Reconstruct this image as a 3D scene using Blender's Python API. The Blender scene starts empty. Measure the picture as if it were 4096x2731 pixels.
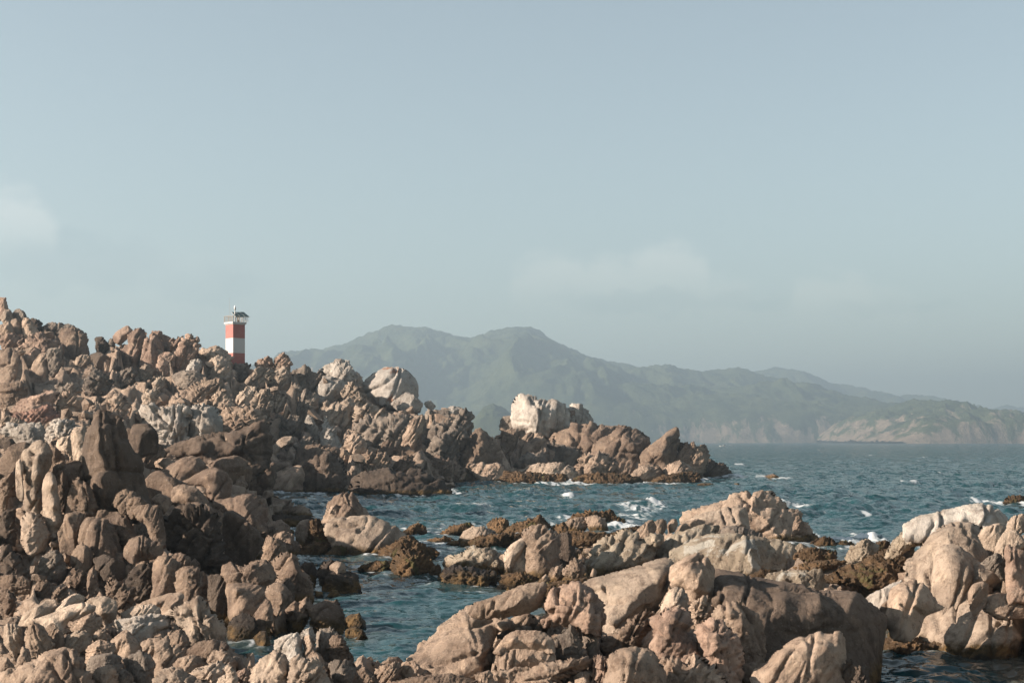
import bpy, math, random
import numpy as np
from mathutils import Vector
from mathutils.geometry import delaunay_2d_cdt

# ------------------------------------------------------------------ camera, sky, sun, exposure
sc = bpy.context.scene
col = sc.collection
F = 50.0 / 36.0 * 4096.0      # focal length in photo pixels
HX, HY, HC = 2048.0, 1762.6, 5.0   # vanishing point of the level view, eye height above the sea
cam_d = bpy.data.cameras.new("camera"); cam = bpy.data.objects.new("camera", cam_d); col.objects.link(cam)
cam.location = (0, 0, HC); cam.rotation_euler = (math.radians(90), 0, 0)
cam_d.lens = 50.0; cam_d.sensor_width = 36.0
cam_d.shift_y = (HY - 2731 / 2) / 4096.0
cam_d.clip_start = 0.5; cam_d.clip_end = 40000
sc.camera = cam

SUN_AZ = math.radians(78)     # sun to the left of the view, a little towards the camera
SUN_EL = math.radians(22)
sun_dir = Vector((-math.sin(SUN_AZ) * math.cos(SUN_EL), -math.cos(SUN_AZ) * math.cos(SUN_EL), math.sin(SUN_EL)))
sd = bpy.data.lights.new("sun", 'SUN'); so = bpy.data.objects.new("sun", sd); col.objects.link(so)
sd.energy = 5.0; sd.angle = math.radians(0.6); sd.color = (1.0, 0.86, 0.72)
so.rotation_euler = sun_dir.to_track_quat('Z', 'Y').to_euler(); so.location = (-60, -40, 80)

w = bpy.data.worlds.new("World"); sc.world = w; w.use_nodes = True
nt = w.node_tree; nt.nodes.clear()
def N(t, kind, **kw):
    n = t.nodes.new(kind)
    for k, v in kw.items():
        if k == 'ins':
            for a, b in v.items(): n.inputs[a].default_value = b
        else: setattr(n, k, v)
    return n
def build_world():
    L = nt.links.new
    sky = N(nt, 'ShaderNodeTexSky'); sky.sky_type = 'NISHITA'; sky.sun_disc = False
    sky.sun_elevation = SUN_EL
    sky.sun_rotation = math.atan2(sun_dir.x, sun_dir.y)
    sky.altitude = 0; sky.air_density = 1.0; sky.dust_density = 0.6; sky.ozone_density = 1.0
    hsv = N(nt, 'ShaderNodeHueSaturation', ins={'Saturation': 0.62, 'Value': 1.0})
    L(sky.outputs[0], hsv.inputs['Color'])
    tint = N(nt, 'ShaderNodeMix', data_type='RGBA', blend_type='MULTIPLY', ins={'Factor': 1.0, 'B': (.98, 1.02, .95, 1)}); L(hsv.outputs[0], tint.inputs['A'])
    # faint hazy cloud banks low over the sea, laid out by direction
    tc = N(nt, 'ShaderNodeTexCoord'); sep = N(nt, 'ShaderNodeSeparateXYZ'); L(tc.outputs['Generated'], sep.inputs[0])
    def M(op, a, b=None, c=None):
        m = N(nt, 'ShaderNodeMath', operation=op)
        for i, v in enumerate((a, b, c)):
            if v is None: continue
            if isinstance(v, (int, float)): m.inputs[i].default_value = v
            else: L(v, m.inputs[i])
        return m.outputs[0]
    az = M('ARCTAN2', sep.outputs['X'], sep.outputs['Y'])
    el = M('ARCSINE', sep.outputs['Z'])
    cmb = N(nt, 'ShaderNodeCombineXYZ'); L(az, cmb.inputs[0]); L(M('MULTIPLY', el, 1.6), cmb.inputs[1])
    n1 = N(nt, 'ShaderNodeTexNoise', ins={'Scale': 42.0, 'Detail': 4.0, 'Roughness': 0.55}); L(cmb.outputs[0], n1.inputs['Vector'])
    n2 = N(nt, 'ShaderNodeTexNoise', ins={'Scale': 5.0, 'Detail': 2.0}); L(cmb.outputs[0], n2.inputs['Vector'])
    wob = M('MULTIPLY', M('SUBTRACT', n1.outputs['Fac'], 0.5), 0.035)
    elw = M('ADD', el, wob)
    total = None; dark = None
    # (azimuth, half width, base elevation, height, amount)
    for a0, hw, e0, hh, amt in ((-.350, .045, .128, .038, .95), (-.40, .05, .122, .03, .7), (-.27, .075, .110, .020, .22), (.030, .034, .104, .026, .6), (.065, .030, .104, .022, .6), (.108, .034, .104, .032, .7), (.14, .03, .098, .014, .3),
                                (.222, .030, .093, .020, .42), (.25, .03, .092, .010, .25), (-.72, .16, .10, .05, .6), (.62, .2, .095, .04, .5), (1.2, .3, .1, .05, .5), (-1.3, .3, .1, .05, .5),
                                (2.1, .4, .1, .05, .5), (-2.3, .4, .1, .05, .5), (3.0, .3, .1, .05, .5)):
        u = M('DIVIDE', M('SUBTRACT', az, a0), hw)
        x = M('SUBTRACT', 1.0, M('MULTIPLY', u, u))
        top = M('ADD', e0, M('MULTIPLY', M('SQRT', M('MAXIMUM', x, 0.0)), hh))
        up = N(nt, 'ShaderNodeMapRange', interpolation_type='SMOOTHSTEP', ins={'From Min': .009, 'From Max': -.010}); L(M('SUBTRACT', elw, top), up.inputs['Value'])
        lo = N(nt, 'ShaderNodeMapRange', interpolation_type='SMOOTHSTEP', ins={'From Min': e0 - .022, 'From Max': e0 + hh * .9}); L(el, lo.inputs['Value'])
        sd_ = N(nt, 'ShaderNodeMapRange', interpolation_type='SMOOTHSTEP', ins={'From Min': 0.0, 'From Max': 0.35}); L(x, sd_.inputs['Value'])
        m = M('MULTIPLY', M('MULTIPLY', up.outputs[0], lo.outputs[0]), M('MULTIPLY', sd_.outputs[0], amt))
        total = m if total is None else M('MAXIMUM', total, m)
    mix = N(nt, 'ShaderNodeMix', data_type='RGBA')
    fac = M('MULTIPLY', total, 1.0); L(fac, mix.inputs['Factor'])
    L(tint.outputs['Result'], mix.inputs['A'])
    lift = N(nt, 'ShaderNodeMix', data_type='RGBA', blend_type='MULTIPLY', ins={'Factor': 1.0, 'B': (1.45, 1.27, 1.2, 1)})
    L(tint.outputs['Result'], lift.inputs['A']); L(lift.outputs['Result'], mix.inputs['B'])
    # grey undersides of the banks
    dk = None
    for a0, hw, e0, hh, amt in ((-.29, .075, .118, .022, .6), (-.22, .06, .108, .016, .4), (.09, .075, .097, .010, .45), (.16, .035, .096, .008, .4), (.26, .05, .090, .008, .3), (-.75, .2, .1, .02, .5), (.7, .2, .095, .02, .5), (1.6, .4, .1, .02, .5), (-1.7, .4, .1, .02, .5), (2.7, .4, .1, .02, .5)):
        u = M('DIVIDE', M('SUBTRACT', az, a0), hw); v = M('DIVIDE', M('SUBTRACT', elw, e0), hh)
        r2 = M('SUBTRACT', 1.0, M('ADD', M('MULTIPLY', u, u), M('MULTIPLY', v, v)))
        g_ = N(nt, 'ShaderNodeMapRange', interpolation_type='SMOOTHSTEP', ins={'From Min': -.1, 'From Max': .9, 'To Max': amt}); L(r2, g_.inputs['Value'])
        dk = g_.outputs[0] if dk is None else M('MAXIMUM', dk, g_.outputs[0])
    mix2 = N(nt, 'ShaderNodeMix', data_type='RGBA', blend_type='MULTIPLY', ins={'B': (.74, .79, .83, 1)}); L(dk, mix2.inputs['Factor']); L(mix.outputs['Result'], mix2.inputs['A'])
    mix = mix2
    bg = N(nt, 'ShaderNodeBackground', ins={'Strength': 0.0525}); L(mix.outputs['Result'], bg.inputs['Color'])
    out = N(nt, 'ShaderNodeOutputWorld'); L(bg.outputs[0], out.inputs['Surface'])
build_world()

vs = sc.view_settings; vs.view_transform = 'Standard'; vs.look = 'None'; vs.gamma = 1.0; vs.exposure = 1.70
sc.cycles.use_denoising = True
sc.cycles.max_bounces = 5; sc.cycles.diffuse_bounces = 2; sc.cycles.glossy_bounces = 2; sc.cycles.transmission_bounces = 2
sc.cycles.volume_bounces = 1; sc.cycles.caustics_reflective = False; sc.cycles.caustics_refractive = False

rng = np.random.default_rng(7)

def at(px, py, Y):            # a photo pixel at distance Y -> world point
    return np.array([(px - HX) * Y / F, Y, HC + (HY - py) * Y / F])

# ------------------------------------------------------------------ noise in numpy
def _hash(ix, iy, iz, seed):
    h = (ix.astype(np.int64) * 374761393 + iy.astype(np.int64) * 668265263 + iz.astype(np.int64) * 2147483647 + seed * 1274126177) & 0xFFFFFFFF
    h = ((h ^ (h >> 13)) * 1274126177) & 0xFFFFFFFF
    h = ((h ^ (h >> 16)) * 2246822519) & 0xFFFFFFFF
    return (h ^ (h >> 15)) & 0xFFFFFFFF
_G = rng.normal(size=(256, 3)); _G /= np.linalg.norm(_G, axis=1)[:, None]
def noise3(p, seed=0):
    i = np.floor(p); f = p - i; i = i.astype(np.int64)
    u = f * f * f * (f * (f * 6 - 15) + 10)
    r = 0
    for dx in (0, 1):
        wx = u[:, 0] if dx else 1 - u[:, 0]
        for dy in (0, 1):
            wy = u[:, 1] if dy else 1 - u[:, 1]
            for dz in (0, 1):
                wz = u[:, 2] if dz else 1 - u[:, 2]
                g = _G[_hash(i[:, 0] + dx, i[:, 1] + dy, i[:, 2] + dz, seed) & 255]
                r = r + wx * wy * wz * (g[:, 0] * (f[:, 0] - dx) + g[:, 1] * (f[:, 1] - dy) + g[:, 2] * (f[:, 2] - dz))
    return r * 1.5
def fbm(p, octv=4, seed=0, gain=.5, ridged=False):
    r = 0; a = 1.0
    for k in range(octv):
        n = noise3(p * (2.03 ** k) + 17.3 * k, seed + k)
        if ridged: n = (1 - 2 * np.abs(n)) * .6
        r = r + a * n; a *= gain
    return r
def cells(p, seed=0):
    """distance to the nearest and second nearest point and a random number of the cell"""
    i = np.floor(p).astype(np.int64); n = len(p)
    f1 = np.full(n, 9.0); f2 = np.full(n, 9.0); idv = np.zeros(n); gx = np.zeros((n, 3))
    for dx in (-1, 0, 1):
        for dy in (-1, 0, 1):
            for dz in (-1, 0, 1):
                c = i + np.array([dx, dy, dz])
                h = _hash(c[:, 0], c[:, 1], c[:, 2], seed)
                q = np.stack([(h & 1023) / 1023., ((h >> 10) & 1023) / 1023., ((h >> 20) & 1023) / 1023.], 1) * .9 + .05 + c
                d = np.sqrt(((q - p) ** 2).sum(1))
                near = d < f1
                f2 = np.where(near, f1, np.minimum(f2, d))
                idv = np.where(near, ((h >> 3) & 4095) / 4095., idv)
                gx = np.where(near[:, None], p - q, gx)
                f1 = np.where(near, d, f1)
    return f1, f2, idv, gx

# ------------------------------------------------------------------ mesh helpers
def mesh_np(name, V, Fq, mat=None, smooth=True):
    me = bpy.data.meshes.new(name)
    V = np.asarray(V, dtype=np.float32); Fq = np.asarray(Fq, dtype=np.int32)
    k = Fq.shape[1]
    me.vertices.add(len(V)); me.vertices.foreach_set("co", V.ravel())
    me.loops.add(Fq.size); me.loops.foreach_set("vertex_index", Fq.ravel())
    me.polygons.add(len(Fq)); me.polygons.foreach_set("loop_start", np.arange(0, Fq.size, k, dtype=np.int32))
    me.polygons.foreach_set("loop_total", np.full(len(Fq), k, dtype=np.int32))
    me.polygons.foreach_set("use_smooth", np.full(len(Fq), smooth, dtype=bool))
    me.update(calc_edges=True)
    if mat is not None: me.materials.append(mat)
    return me
def link(name, me, parent=None, loc=None):
    o = bpy.data.objects.new(name, me); col.objects.link(o)
    if parent is not None: o.parent = parent
    if loc is not None: o.location = loc
    return o
def tag(o, label=None, cat=None, group=None, kind=None):
    if label: o["label"] = label
    if cat: o["category"] = cat
    if group: o["group"] = group
    if kind: o["kind"] = kind
    return o
def vnormals(V, Q):
    a, b, c, d = V[Q[:, 0]], V[Q[:, 1]], V[Q[:, 2]], V[Q[:, 3]]
    fn = np.cross(c - a, d - b)
    n = np.zeros_like(V)
    for k in range(4): np.add.at(n, Q[:, k], fn)
    return n / (np.linalg.norm(n, axis=1)[:, None] + 1e-12)

# ------------------------------------------------------------------ materials
def new_mat(name):
    m = bpy.data.materials.new(name); m.use_nodes = True
    m.node_tree.nodes.clear()
    return m, m.node_tree
def rock_mat(name, c1, c2, speck=.6, lichen=None, lich_amt=0.0, stain=.5, weed=True, weed_z=.34, weedcol=((.17, .105, .045), (.06, .04, .02)), bump=.7, rough=.9, tide=True):
    m, t = new_mat(name); L = t.links.new
    tc = N(t, 'ShaderNodeTexCoord'); at_ = N(t, 'ShaderNodeAttribute', attribute_type='OBJECT', attribute_name='grain')
    oi = N(t, 'ShaderNodeObjectInfo')
    sc_ = N(t, 'ShaderNodeVectorMath', operation='SCALE'); L(tc.outputs['Object'], sc_.inputs[0]); L(at_.outputs['Fac'], sc_.inputs['Scale'])
    off = N(t, 'ShaderNodeVectorMath', operation='ADD'); L(sc_.outputs[0], off.inputs[0])
    rr = N(t, 'ShaderNodeMath', operation='MULTIPLY', ins={1: 37.0}); L(oi.outputs['Random'], rr.inputs[0]); L(rr.outputs[0], off.inputs[1])
    P = off.outputs[0]
    def noise(scale, detail=4, rough_=.55, vec=P, dist=0.0):
        n = N(t, 'ShaderNodeTexNoise', ins={'Scale': scale, 'Detail': detail, 'Roughness': rough_, 'Distortion': dist}); L(vec, n.inputs['Vector']); return n.outputs['Fac']
    def ramp(v, a, b, lo=0.0, hi=1.0):
        r = N(t, 'ShaderNodeMapRange', interpolation_type='SMOOTHSTEP', ins={'From Min': a, 'From Max': b, 'To Min': lo, 'To Max': hi}); L(v, r.inputs['Value']); return r.outputs[0]
    def mixc(f, a, b, blend='MIX'):
        x = N(t, 'ShaderNodeMix', data_type='RGBA', blend_type=blend)
        if isinstance(f, float): x.inputs['Factor'].default_value = f
        else: L(f, x.inputs['Factor'])
        for k, v in (('A', a), ('B', b)):
            if isinstance(v, tuple): x.inputs[k].default_value = (*v, 1)
            else: L(v, x.inputs[k])
        return x.outputs['Result']
    def mul(a, b):
        x = N(t, 'ShaderNodeMath', operation='MULTIPLY'); L(a, x.inputs[0])
        if isinstance(b, float): x.inputs[1].default_value = b
        else: L(b, x.inputs[1])
        return x.outputs[0]
    base = mixc(ramp(noise(.9, 6, .62, dist=.5), .38, .62), c1, c2)
    base = mixc(ramp(noise(3.1, 8, .75), .48, .64, 0, .7), base, (c2[0] * .62, c2[1] * .58, c2[2] * .56))
    base = mixc(ramp(noise(2.3, 8, .75, dist=.4), .52, .66, 0, .7), base, (min(c1[0] * 1.28, .8), min(c1[1] * 1.25, .8), min(c1[2] * 1.2, .8)))
    # per-rock tone
    hs = N(t, 'ShaderNodeHueSaturation'); L(base, hs.inputs['Color'])
    L(ramp(oi.outputs['Random'], 0, 1, .8, 1.15), hs.inputs['Value'])
    base = hs.outputs[0]
    # mineral grain
    base = mixc(ramp(noise(9, 4, .7), .56, .72, 0, speck), base, (.075, .053, .042))
    base = mixc(ramp(noise(14, 3, .7), .58, .74, 0, speck * .8), base, (.46, .39, .33))
    # water-worn streaks that run down the rock
    mp = N(t, 'ShaderNodeMapping', ins={'Scale': (2.2, 2.2, .35)}); L(P, mp.inputs['Vector'])
    base = mixc(ramp(noise(1.3, 7, .7, mp.outputs[0]), .50, .68, 0, min(1., stain * 1.35)), base, (.062, .046, .038))
    if lichen:
        base = mixc(ramp(noise(1.6, 6, .65, dist=.6), .62 - lich_amt * .3, .68 - lich_amt * .3), base, lichen)
    geo = N(t, 'ShaderNodeNewGeometry'); sp = N(t, 'ShaderNodeSeparateXYZ'); L(geo.outputs['Position'], sp.inputs[0])
    if tide:
        zz = N(t, 'ShaderNodeMath', operation='MULTIPLY_ADD', ins={1: -1.1, 2: .55}); L(noise(1.3, 5, .7), zz.inputs[0])
        za = N(t, 'ShaderNodeMath', operation='ADD'); L(sp.outputs['Z'], za.inputs[0]); L(zz.outputs[0], za.inputs[1])
        wc = mixc(ramp(noise(3.2, 4, .7), .4, .6), weedcol[0], weedcol[1])
        base = mixc(ramp(za.outputs[0], weed_z + .15, weed_z - .15), base, wc)
        base = mixc(ramp(za.outputs[0], .08, -.08), base, (.02, .016, .012))
    bs = N(t, 'ShaderNodeBsdfPrincipled', ins={'Roughness': rough, 'Specular IOR Level': .18}); L(base, bs.inputs['Base Color'])
    h1 = noise(7, 10, .78); h2 = noise(30, 3, .7)
    hv = N(t, 'ShaderNodeTexVoronoi', ins={'Scale': 11.0}); L(P, hv.inputs['Vector'])
    ad = N(t, 'ShaderNodeMath', operation='MULTIPLY_ADD', ins={1: .6}); L(h2, ad.inputs[0]); L(h1, ad.inputs[2])
    ad2 = N(t, 'ShaderNodeMath', operation='MULTIPLY_ADD', ins={1: .12}); L(hv.outputs['Distance'], ad2.inputs[0]); L(ad.outputs[0], ad2.inputs[2])
    bp = N(t, 'ShaderNodeBump', ins={'Strength': bump}); L(ad2.outputs[0], bp.inputs['Height'])
    di = N(t, 'ShaderNodeMath', operation='DIVIDE', ins={0: .23}); L(at_.outputs['Fac'], di.inputs[1]); L(di.outputs[0], bp.inputs['Distance'])
    L(bp.outputs[0], bs.inputs['Normal'])
    o = N(t, 'ShaderNodeOutputMaterial'); L(bs.outputs[0], o.inputs['Surface'])
    return m
MATS = {
    'tan': rock_mat('granite_tan', (0.419, 0.316, 0.241), (0.282, 0.206, 0.155)),
    'pale': rock_mat('granite_pale', (0.498, 0.394, 0.309), (0.346, 0.267, 0.207), stain=.4),
    'white': rock_mat('granite_bleached', (0.487, 0.440, 0.391), (0.354, 0.307, 0.264), stain=.35, speck=.3),
    'pink': rock_mat('granite_pink', (0.438, 0.310, 0.238), (0.303, 0.209, 0.161), stain=.5),
    'rust': rock_mat('granite_rusty', (0.380, 0.221, 0.169), (0.259, 0.158, 0.122), stain=.4),
    'grey': rock_mat('granite_grey', (0.273, 0.224, 0.183), (0.177, 0.146, 0.122), stain=.5),
    'brown': rock_mat('granite_brown', (0.270, 0.197, 0.146), (0.180, 0.129, 0.098), stain=.5),
    'umber': rock_mat('granite_umber', (0.166, 0.122, 0.093), (0.109, 0.081, 0.063), stain=.6, speck=.35),  # part dark stain, part shade of the rock faces put into the colour
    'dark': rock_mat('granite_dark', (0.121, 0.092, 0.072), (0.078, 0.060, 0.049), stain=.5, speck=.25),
    'wet': rock_mat('granite_wet', (0.064, 0.050, 0.041), (0.038, 0.029, 0.024), stain=.4, speck=.15, rough=.55),
    'lich': rock_mat('granite_white_orange', (0.606, 0.555, 0.500), (0.490, 0.437, 0.388), stain=.15, lichen=(0.310, 0.167, 0.109), lich_amt=.08),
    'speck': rock_mat('granite_barnacled', (0.508, 0.426, 0.330), (0.380, 0.304, 0.228), speck=.9, stain=.3, lichen=(0.540, 0.497, 0.431), lich_amt=.25, bump=.9),
    'weed': rock_mat('rock_under_seaweed', (0.247, 0.153, 0.083), (0.113, 0.073, 0.042), stain=.3, lichen=(0.147, 0.125, 0.053), lich_amt=.12, bump=1.0, weed_z=.1),
}
# ------------------------------------------------------------------ rocks: each from its own outline, depth and facets
REG = {'A': (0, 1150, .46769), 'B': (1000, 1250, .46769), 'C': (2000, 1300, .46769), 'D': (3000, 1500, .46599), 'E': (0, 1600, .46769),
       'F': (0, 2030, .447), 'G': (1000, 1900, .46769), 'H': (1950, 1900, .46769), 'I': (2950, 1950, .49804), 'J': (1500, 2200, .46769),
       'K': (2400, 2200, .48895), 'L': (900, 2350, .34014), 'P': (0, 0, 1.0)}
PY = [1200, 1330, 1400, 1500, 1600, 1700, 1780, 1850, 1900, 1950, 2000, 2050, 2150, 2300, 2450, 2600, 2731]
YL = [215, 205, 190, 165, 140, 115, 95, 80, 70, 62, 56, 51, 46, 41, 36, 30, 25]
YM = [215, 208, 203, 195, 185, 172, 163, 153, 146, 138, 110, 95, 75, 54, 40, 30, 25]
YR = [220, 212, 210, 205, 201, 198, 192, 186, 180, 168, 125, 95, 75, 54, 40, 30, 25]
def auto_Y(px, py):
    l, m_, r = (np.interp(py, PY, T_) for T_ in (YL, YM, YR))
    return float(np.interp(px, [650, 1150, 1500, 1950], [l, m_, m_, r]))
def parse(reg, s, n=2):
    ox, oy, k = REG[reg]
    a = np.array([[float(q) for q in t.split(',')] for t in s.split()])
    a[:, 0] = ox + a[:, 0] * k; a[:, 1] = oy + a[:, 1] * k
    return a
def chaikin(p, it=1):
    for _ in range(it):
        q = np.roll(p, -1, 0); p = np.stack([.86 * p + .14 * q, .14 * p + .86 * q], 1).reshape(-1, 2)
    return p
def seg_dist(P, A, B):
    d = np.full(len(P), 1e9)
    best = np.zeros_like(P)
    for a, b in zip(A, B):
        ab = b - a; t = np.clip(((P - a) @ ab) / (ab @ ab + 1e-9), 0, 1)
        c = a + t[:, None] * ab; e = np.hypot(*(P - c).T)
        m = e < d; d = np.where(m, e, d); best[m] = c[m]
    return d, best
def inside(P, poly):
    x, y = P.T; r = np.zeros(len(P), bool); n = len(poly)
    for i in range(n):
        x1, y1 = poly[i]; x2, y2 = poly[(i + 1) % n]
        if y1 == y2: continue
        c = ((y1 > y) != (y2 > y)) & (x < (x2 - x1) * (y - y1) / (y2 - y1) + x1)
        r ^= c
    return r
def rbf_field(P, poly, ctrl, v1, R):
    """relief through the given points, falling to nothing at the outline and staying full at the buried foot"""
    pts = []; val = []
    n = len(poly)
    for i in range(n):
        a, b = poly[i], poly[(i + 1) % n]; L_ = np.hypot(*(b - a)); m = max(1, int(L_ / (.35 * R)))
        for k in range(m):
            c_ = a + (b - a) * k / m; pts.append(c_); val.append(.75 if c_[1] > v1 + 1 else 0.0)
    for c_ in ctrl: pts.append(np.array(c_[:2])); val.append(c_[2])
    A = np.array(pts); y = np.array(val); m = len(A)
    D = np.hypot(A[:, None, 0] - A[None, :, 0], A[:, None, 1] - A[None, :, 1])
    Mx = np.zeros((m + 3, m + 3)); Mx[:m, :m] = -D; Mx[:m, m] = Mx[m, :m] = 1; Mx[:m, m + 1:] = A; Mx[m + 1:, :m] = A.T
    w_ = np.linalg.lstsq(Mx, np.concatenate([y, np.zeros(3)]), rcond=None)[0]
    out = np.full(len(P), w_[m]) + P @ w_[m + 1:]
    for k in range(m): out -= w_[k] * np.hypot(P[:, 0] - A[k, 0], P[:, 1] - A[k, 1])
    return np.clip(out, 0, 1.6)
SHORE = []       # rocks that stand in the sea, and their water line
CAPS = []        # where the ground must stay below a rock's visible foot
GROUND = []      # points that the ground under the rocks follows
def joints(al, ac, yy, n1, n2, seed):
    """parallel joints cut by cross joints: block number, distance to the joint, place inside the block"""
    wv = ac * n2
    wv = wv + .32 * np.sin(wv * 1.9 + seed) + .16 * np.sin(wv * 4.3 + seed * 2)
    row = np.floor(wv); fr = wv - row
    hr = (_hash(row.astype(np.int64), np.zeros(len(row), np.int64), np.zeros(len(row), np.int64), seed) & 1023) / 1023.
    wl_ = al * n1 * (.55 + .9 * hr) + hr * 7
    colm = np.floor(wl_); fc = wl_ - colm
    lay = np.floor(yy * n1 * 1.2 + hr * 3)
    h = _hash(row.astype(np.int64), colm.astype(np.int64), lay.astype(np.int64) * 0, seed + 9)
    i1 = (h & 1023) / 1023.; i2 = ((h >> 10) & 1023) / 1023.; i3 = ((h >> 20) & 1023) / 1023.
    e = np.minimum(np.minimum(fr, 1 - fr) / n2, np.minimum(fc, 1 - fc) / n1)
    return i1, i2, i3, e, fr - .5, fc - .5
def displace(p, S, seed, crag, ja, cs, lo=.10, fine=.02, el=2.3):
    q = p / S
    o = np.array([seed * 1.37 % 50, seed * 2.71 % 50, seed * .77 % 50])
    crag = crag * 1.25
    d = (lo if crag > .25 else .6 * lo) * fbm(q * 1.4 + o, 3, seed)
    t = math.radians(ja); c, s = math.cos(t), math.sin(t)
    al = q[:, 0] * c + q[:, 2] * s; ac = -q[:, 0] * s + q[:, 2] * c
    w1 = noise3(q * 1.6 + o, seed + 5); w2 = noise3(q * 1.6 + o + 9, seed + 6); w3 = noise3(q * 6 + o, seed + 7)
    al = al + .10 * w1 + .015 * w3 + o[0]; ac = ac + .09 * w2 + .02 * w3 + o[1]
    if crag > 0:
        n2 = cs * .95; n1 = cs * .95 / el
        i1, i2, i3, e, fr, fc = joints(al, ac, q[:, 1], n1, n2, seed)
        body = np.clip(e / .03, 0, 1) ** .5
        d = d + crag * 3 / cs * ((.17 * (i1 - .5) + .20 * fr * (i2 - .5) + .24 * fc * (i3 - .5)) * body - .075 * np.exp(-(e / .016) ** 2) - .05 * (1 - np.clip(e / .05, 0, 1)) ** 2)
        i1, i2, i3, e, fr, fc = joints(al * 1.0 + .31 * ac, ac + .2 * al, q[:, 1], n1 * 2.6, n2 * 2.3, seed + 3)
        body = np.clip(e / .02, 0, 1) ** .5
        d = d + crag * 3 / cs * ((.085 * (i1 - .5) + .09 * fr * (i2 - .5) + .10 * fc * (i3 - .5)) * body - .035 * np.exp(-(e / .011) ** 2))
    wv = noise3(q * 1.7 + o + 3, seed + 41) * .35
    st = np.stack([al * 1.1, q[:, 1] * 2.0, (ac + wv) * 8.5], 1) + o
    d = d + (.003 + .022 * min(crag, 1.2)) * fbm(st, 3, seed + 51, .6, True)
    fe = fine * (.28 + 1.6 * min(crag, .9)) * (.5 if crag < .25 else 1.0)
    d = d + fe * fbm(q * 8 + o, 5, seed + 11, .68) + fe * .55 * fbm(q * 15 + o, 4, seed + 31, .65, True)
    return d * S
SEED = [100]
def rock(reg, outline, mat, label, Y=None, wl=None, k=1.0, tilt=.35, c=None, cr=None, crag=.5, ja=58, cs=3.0, soft=1, rnd=.45, wr=.22, sink=.3,
         name='boulder', cat='boulder', lo=.04, fine=.026, ground=True, gf=None, cuts=None, res=33.0, el=2.3):
    SEED[0] += 1; seed = SEED[0]; rg = np.random.default_rng(seed)
    poly = parse(reg, outline); raw = poly.copy()
    v0, v1 = poly[:, 1].min(), poly[:, 1].max(); h = v1 - v0
    u0, u1 = poly[:, 0].min(), poly[:, 0].max()
    cen = poly.mean(0); dv = poly - cen; dn = np.hypot(*dv.T)[:, None]; poly = poly + dv / (dn + 1e-6) * (2.0 + .035 * dn)
    low = poly[:, 1] > v1 - .17 * h
    poly[low, 1] += sink * h
    if crag < .2: poly = chaikin(poly, 1)
    if crag > .2: wr = .08
    area = .5 * abs(np.sum(poly[:, 0] * np.roll(poly[:, 1], -1) - np.roll(poly[:, 0], -1) * poly[:, 1]))
    s = float(np.clip(math.sqrt(area) / res, 2.6, 7.0))
    gx, gy = np.arange(u0 - 2 * s, u1 + 2.1 * s, s), np.arange(v0 - 2 * s, poly[:, 1].max() + 2.1 * s, s)
    X, Yg = np.meshgrid(gx, gy); P = np.stack([X.ravel(), Yg.ravel()], 1)
    d, near = seg_dist(P, poly, np.roll(poly, -1, 0))
    ins = inside(P, poly); sdv = np.where(ins, d, -d)
    keep = sdv > -.72 * s; bnd = keep & (sdv < .33 * s)
    P[bnd] = near[bnd]; dd = np.where(bnd, 0, np.maximum(sdv, 0))
    ri = inside(P, raw)
    R = dd[ri].max() if ri.any() else dd.max()
    R = min(R, .6 * max(h, 8), .6 * max(u1 - u0, 8))
    R = max(R, 2.0)
    pm = .35 * v0 + .65 * v1; um = .5 * (u0 + u1)
    if wl is not None:
        yw = REG[reg][1] + wl * REG[reg][2]; Y0 = HC * F / (yw - HY); Yc = Y0 / (1 - .75 * k * R / F)
    else:
        Yc = Y if Y is not None else auto_Y(um, pm)
    mpp = Yc / F; T = k * R * mpp
    p = np.sqrt(np.clip(1 - (1 - np.clip(dd / (R * rnd), 0, 1)) ** 2, 0, 1))
    if c:
        ctrl = []
        ox, oy, kk = REG[reg]
        for tok in c.split():
            a_, b_, h_ = (float(x) for x in tok.split(',')); ctrl.append((ox + a_ * kk, oy + b_ * kk, h_))
        G = rbf_field(P, poly, ctrl, v1, R)
        Ff = T * (.12 * p + .92 * G)
    else:
        # a block cut by a few planes: left, right, top, front and two chamfers
        if Yc > 85 and crag > .22: k = k * .62
        T = k * min(max(R, .36 * (u1 - u0)), 1.6 * R) * mpp
        ur = u0 + rg.uniform(.34, .70) * (u1 - u0); vr = v0 + rg.uniform(.16, .42) * h
        ph = rg.normal(0, .30); cp, sp_ = math.cos(ph), math.sin(ph)
        du = (P[:, 0] - ur); dv = (np.minimum(P[:, 1], v1) - vr)
        nx = (du * cp - dv * sp_) / (.5 * (u1 - u0)); ny = (du * sp_ + dv * cp) / h
        pl = [1 + nx * rg.uniform(.45, 1.1), 1 - nx * rg.uniform(.5, 1.3), 1 + ny * rg.uniform(1.4, 3.2), 1 + .25 * ny]
        for _ in range(3):
            a_ = rg.uniform(-.9, 3.6); pl.append(1.0 + rg.uniform(.02, .22) - (nx * math.cos(a_) * .9 - 1.6 * ny * math.sin(a_)) * rg.uniform(.5, 1.1))
        G = np.clip(np.min(pl, 0), .05, 1.3)
        ed = np.sqrt(np.clip(1 - (1 - np.clip(dd / (.16 * R * rnd / .45), 0, 1)) ** 2, 0, 1))
        if crag > .2: ed = .25 + .75 * np.clip(dd / (.14 * R), 0, 1); ed[bnd] = 0
        Ff = T * (wr * p * G + (1 - wr) * G * ed)
    Fb = T * (.9 * p)
    ny, nx = X.shape
    Fg = Ff.reshape(ny, nx).copy(); kg = keep.reshape(ny, nx); bg_ = (bnd | ~keep).reshape(ny, nx)
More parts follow.
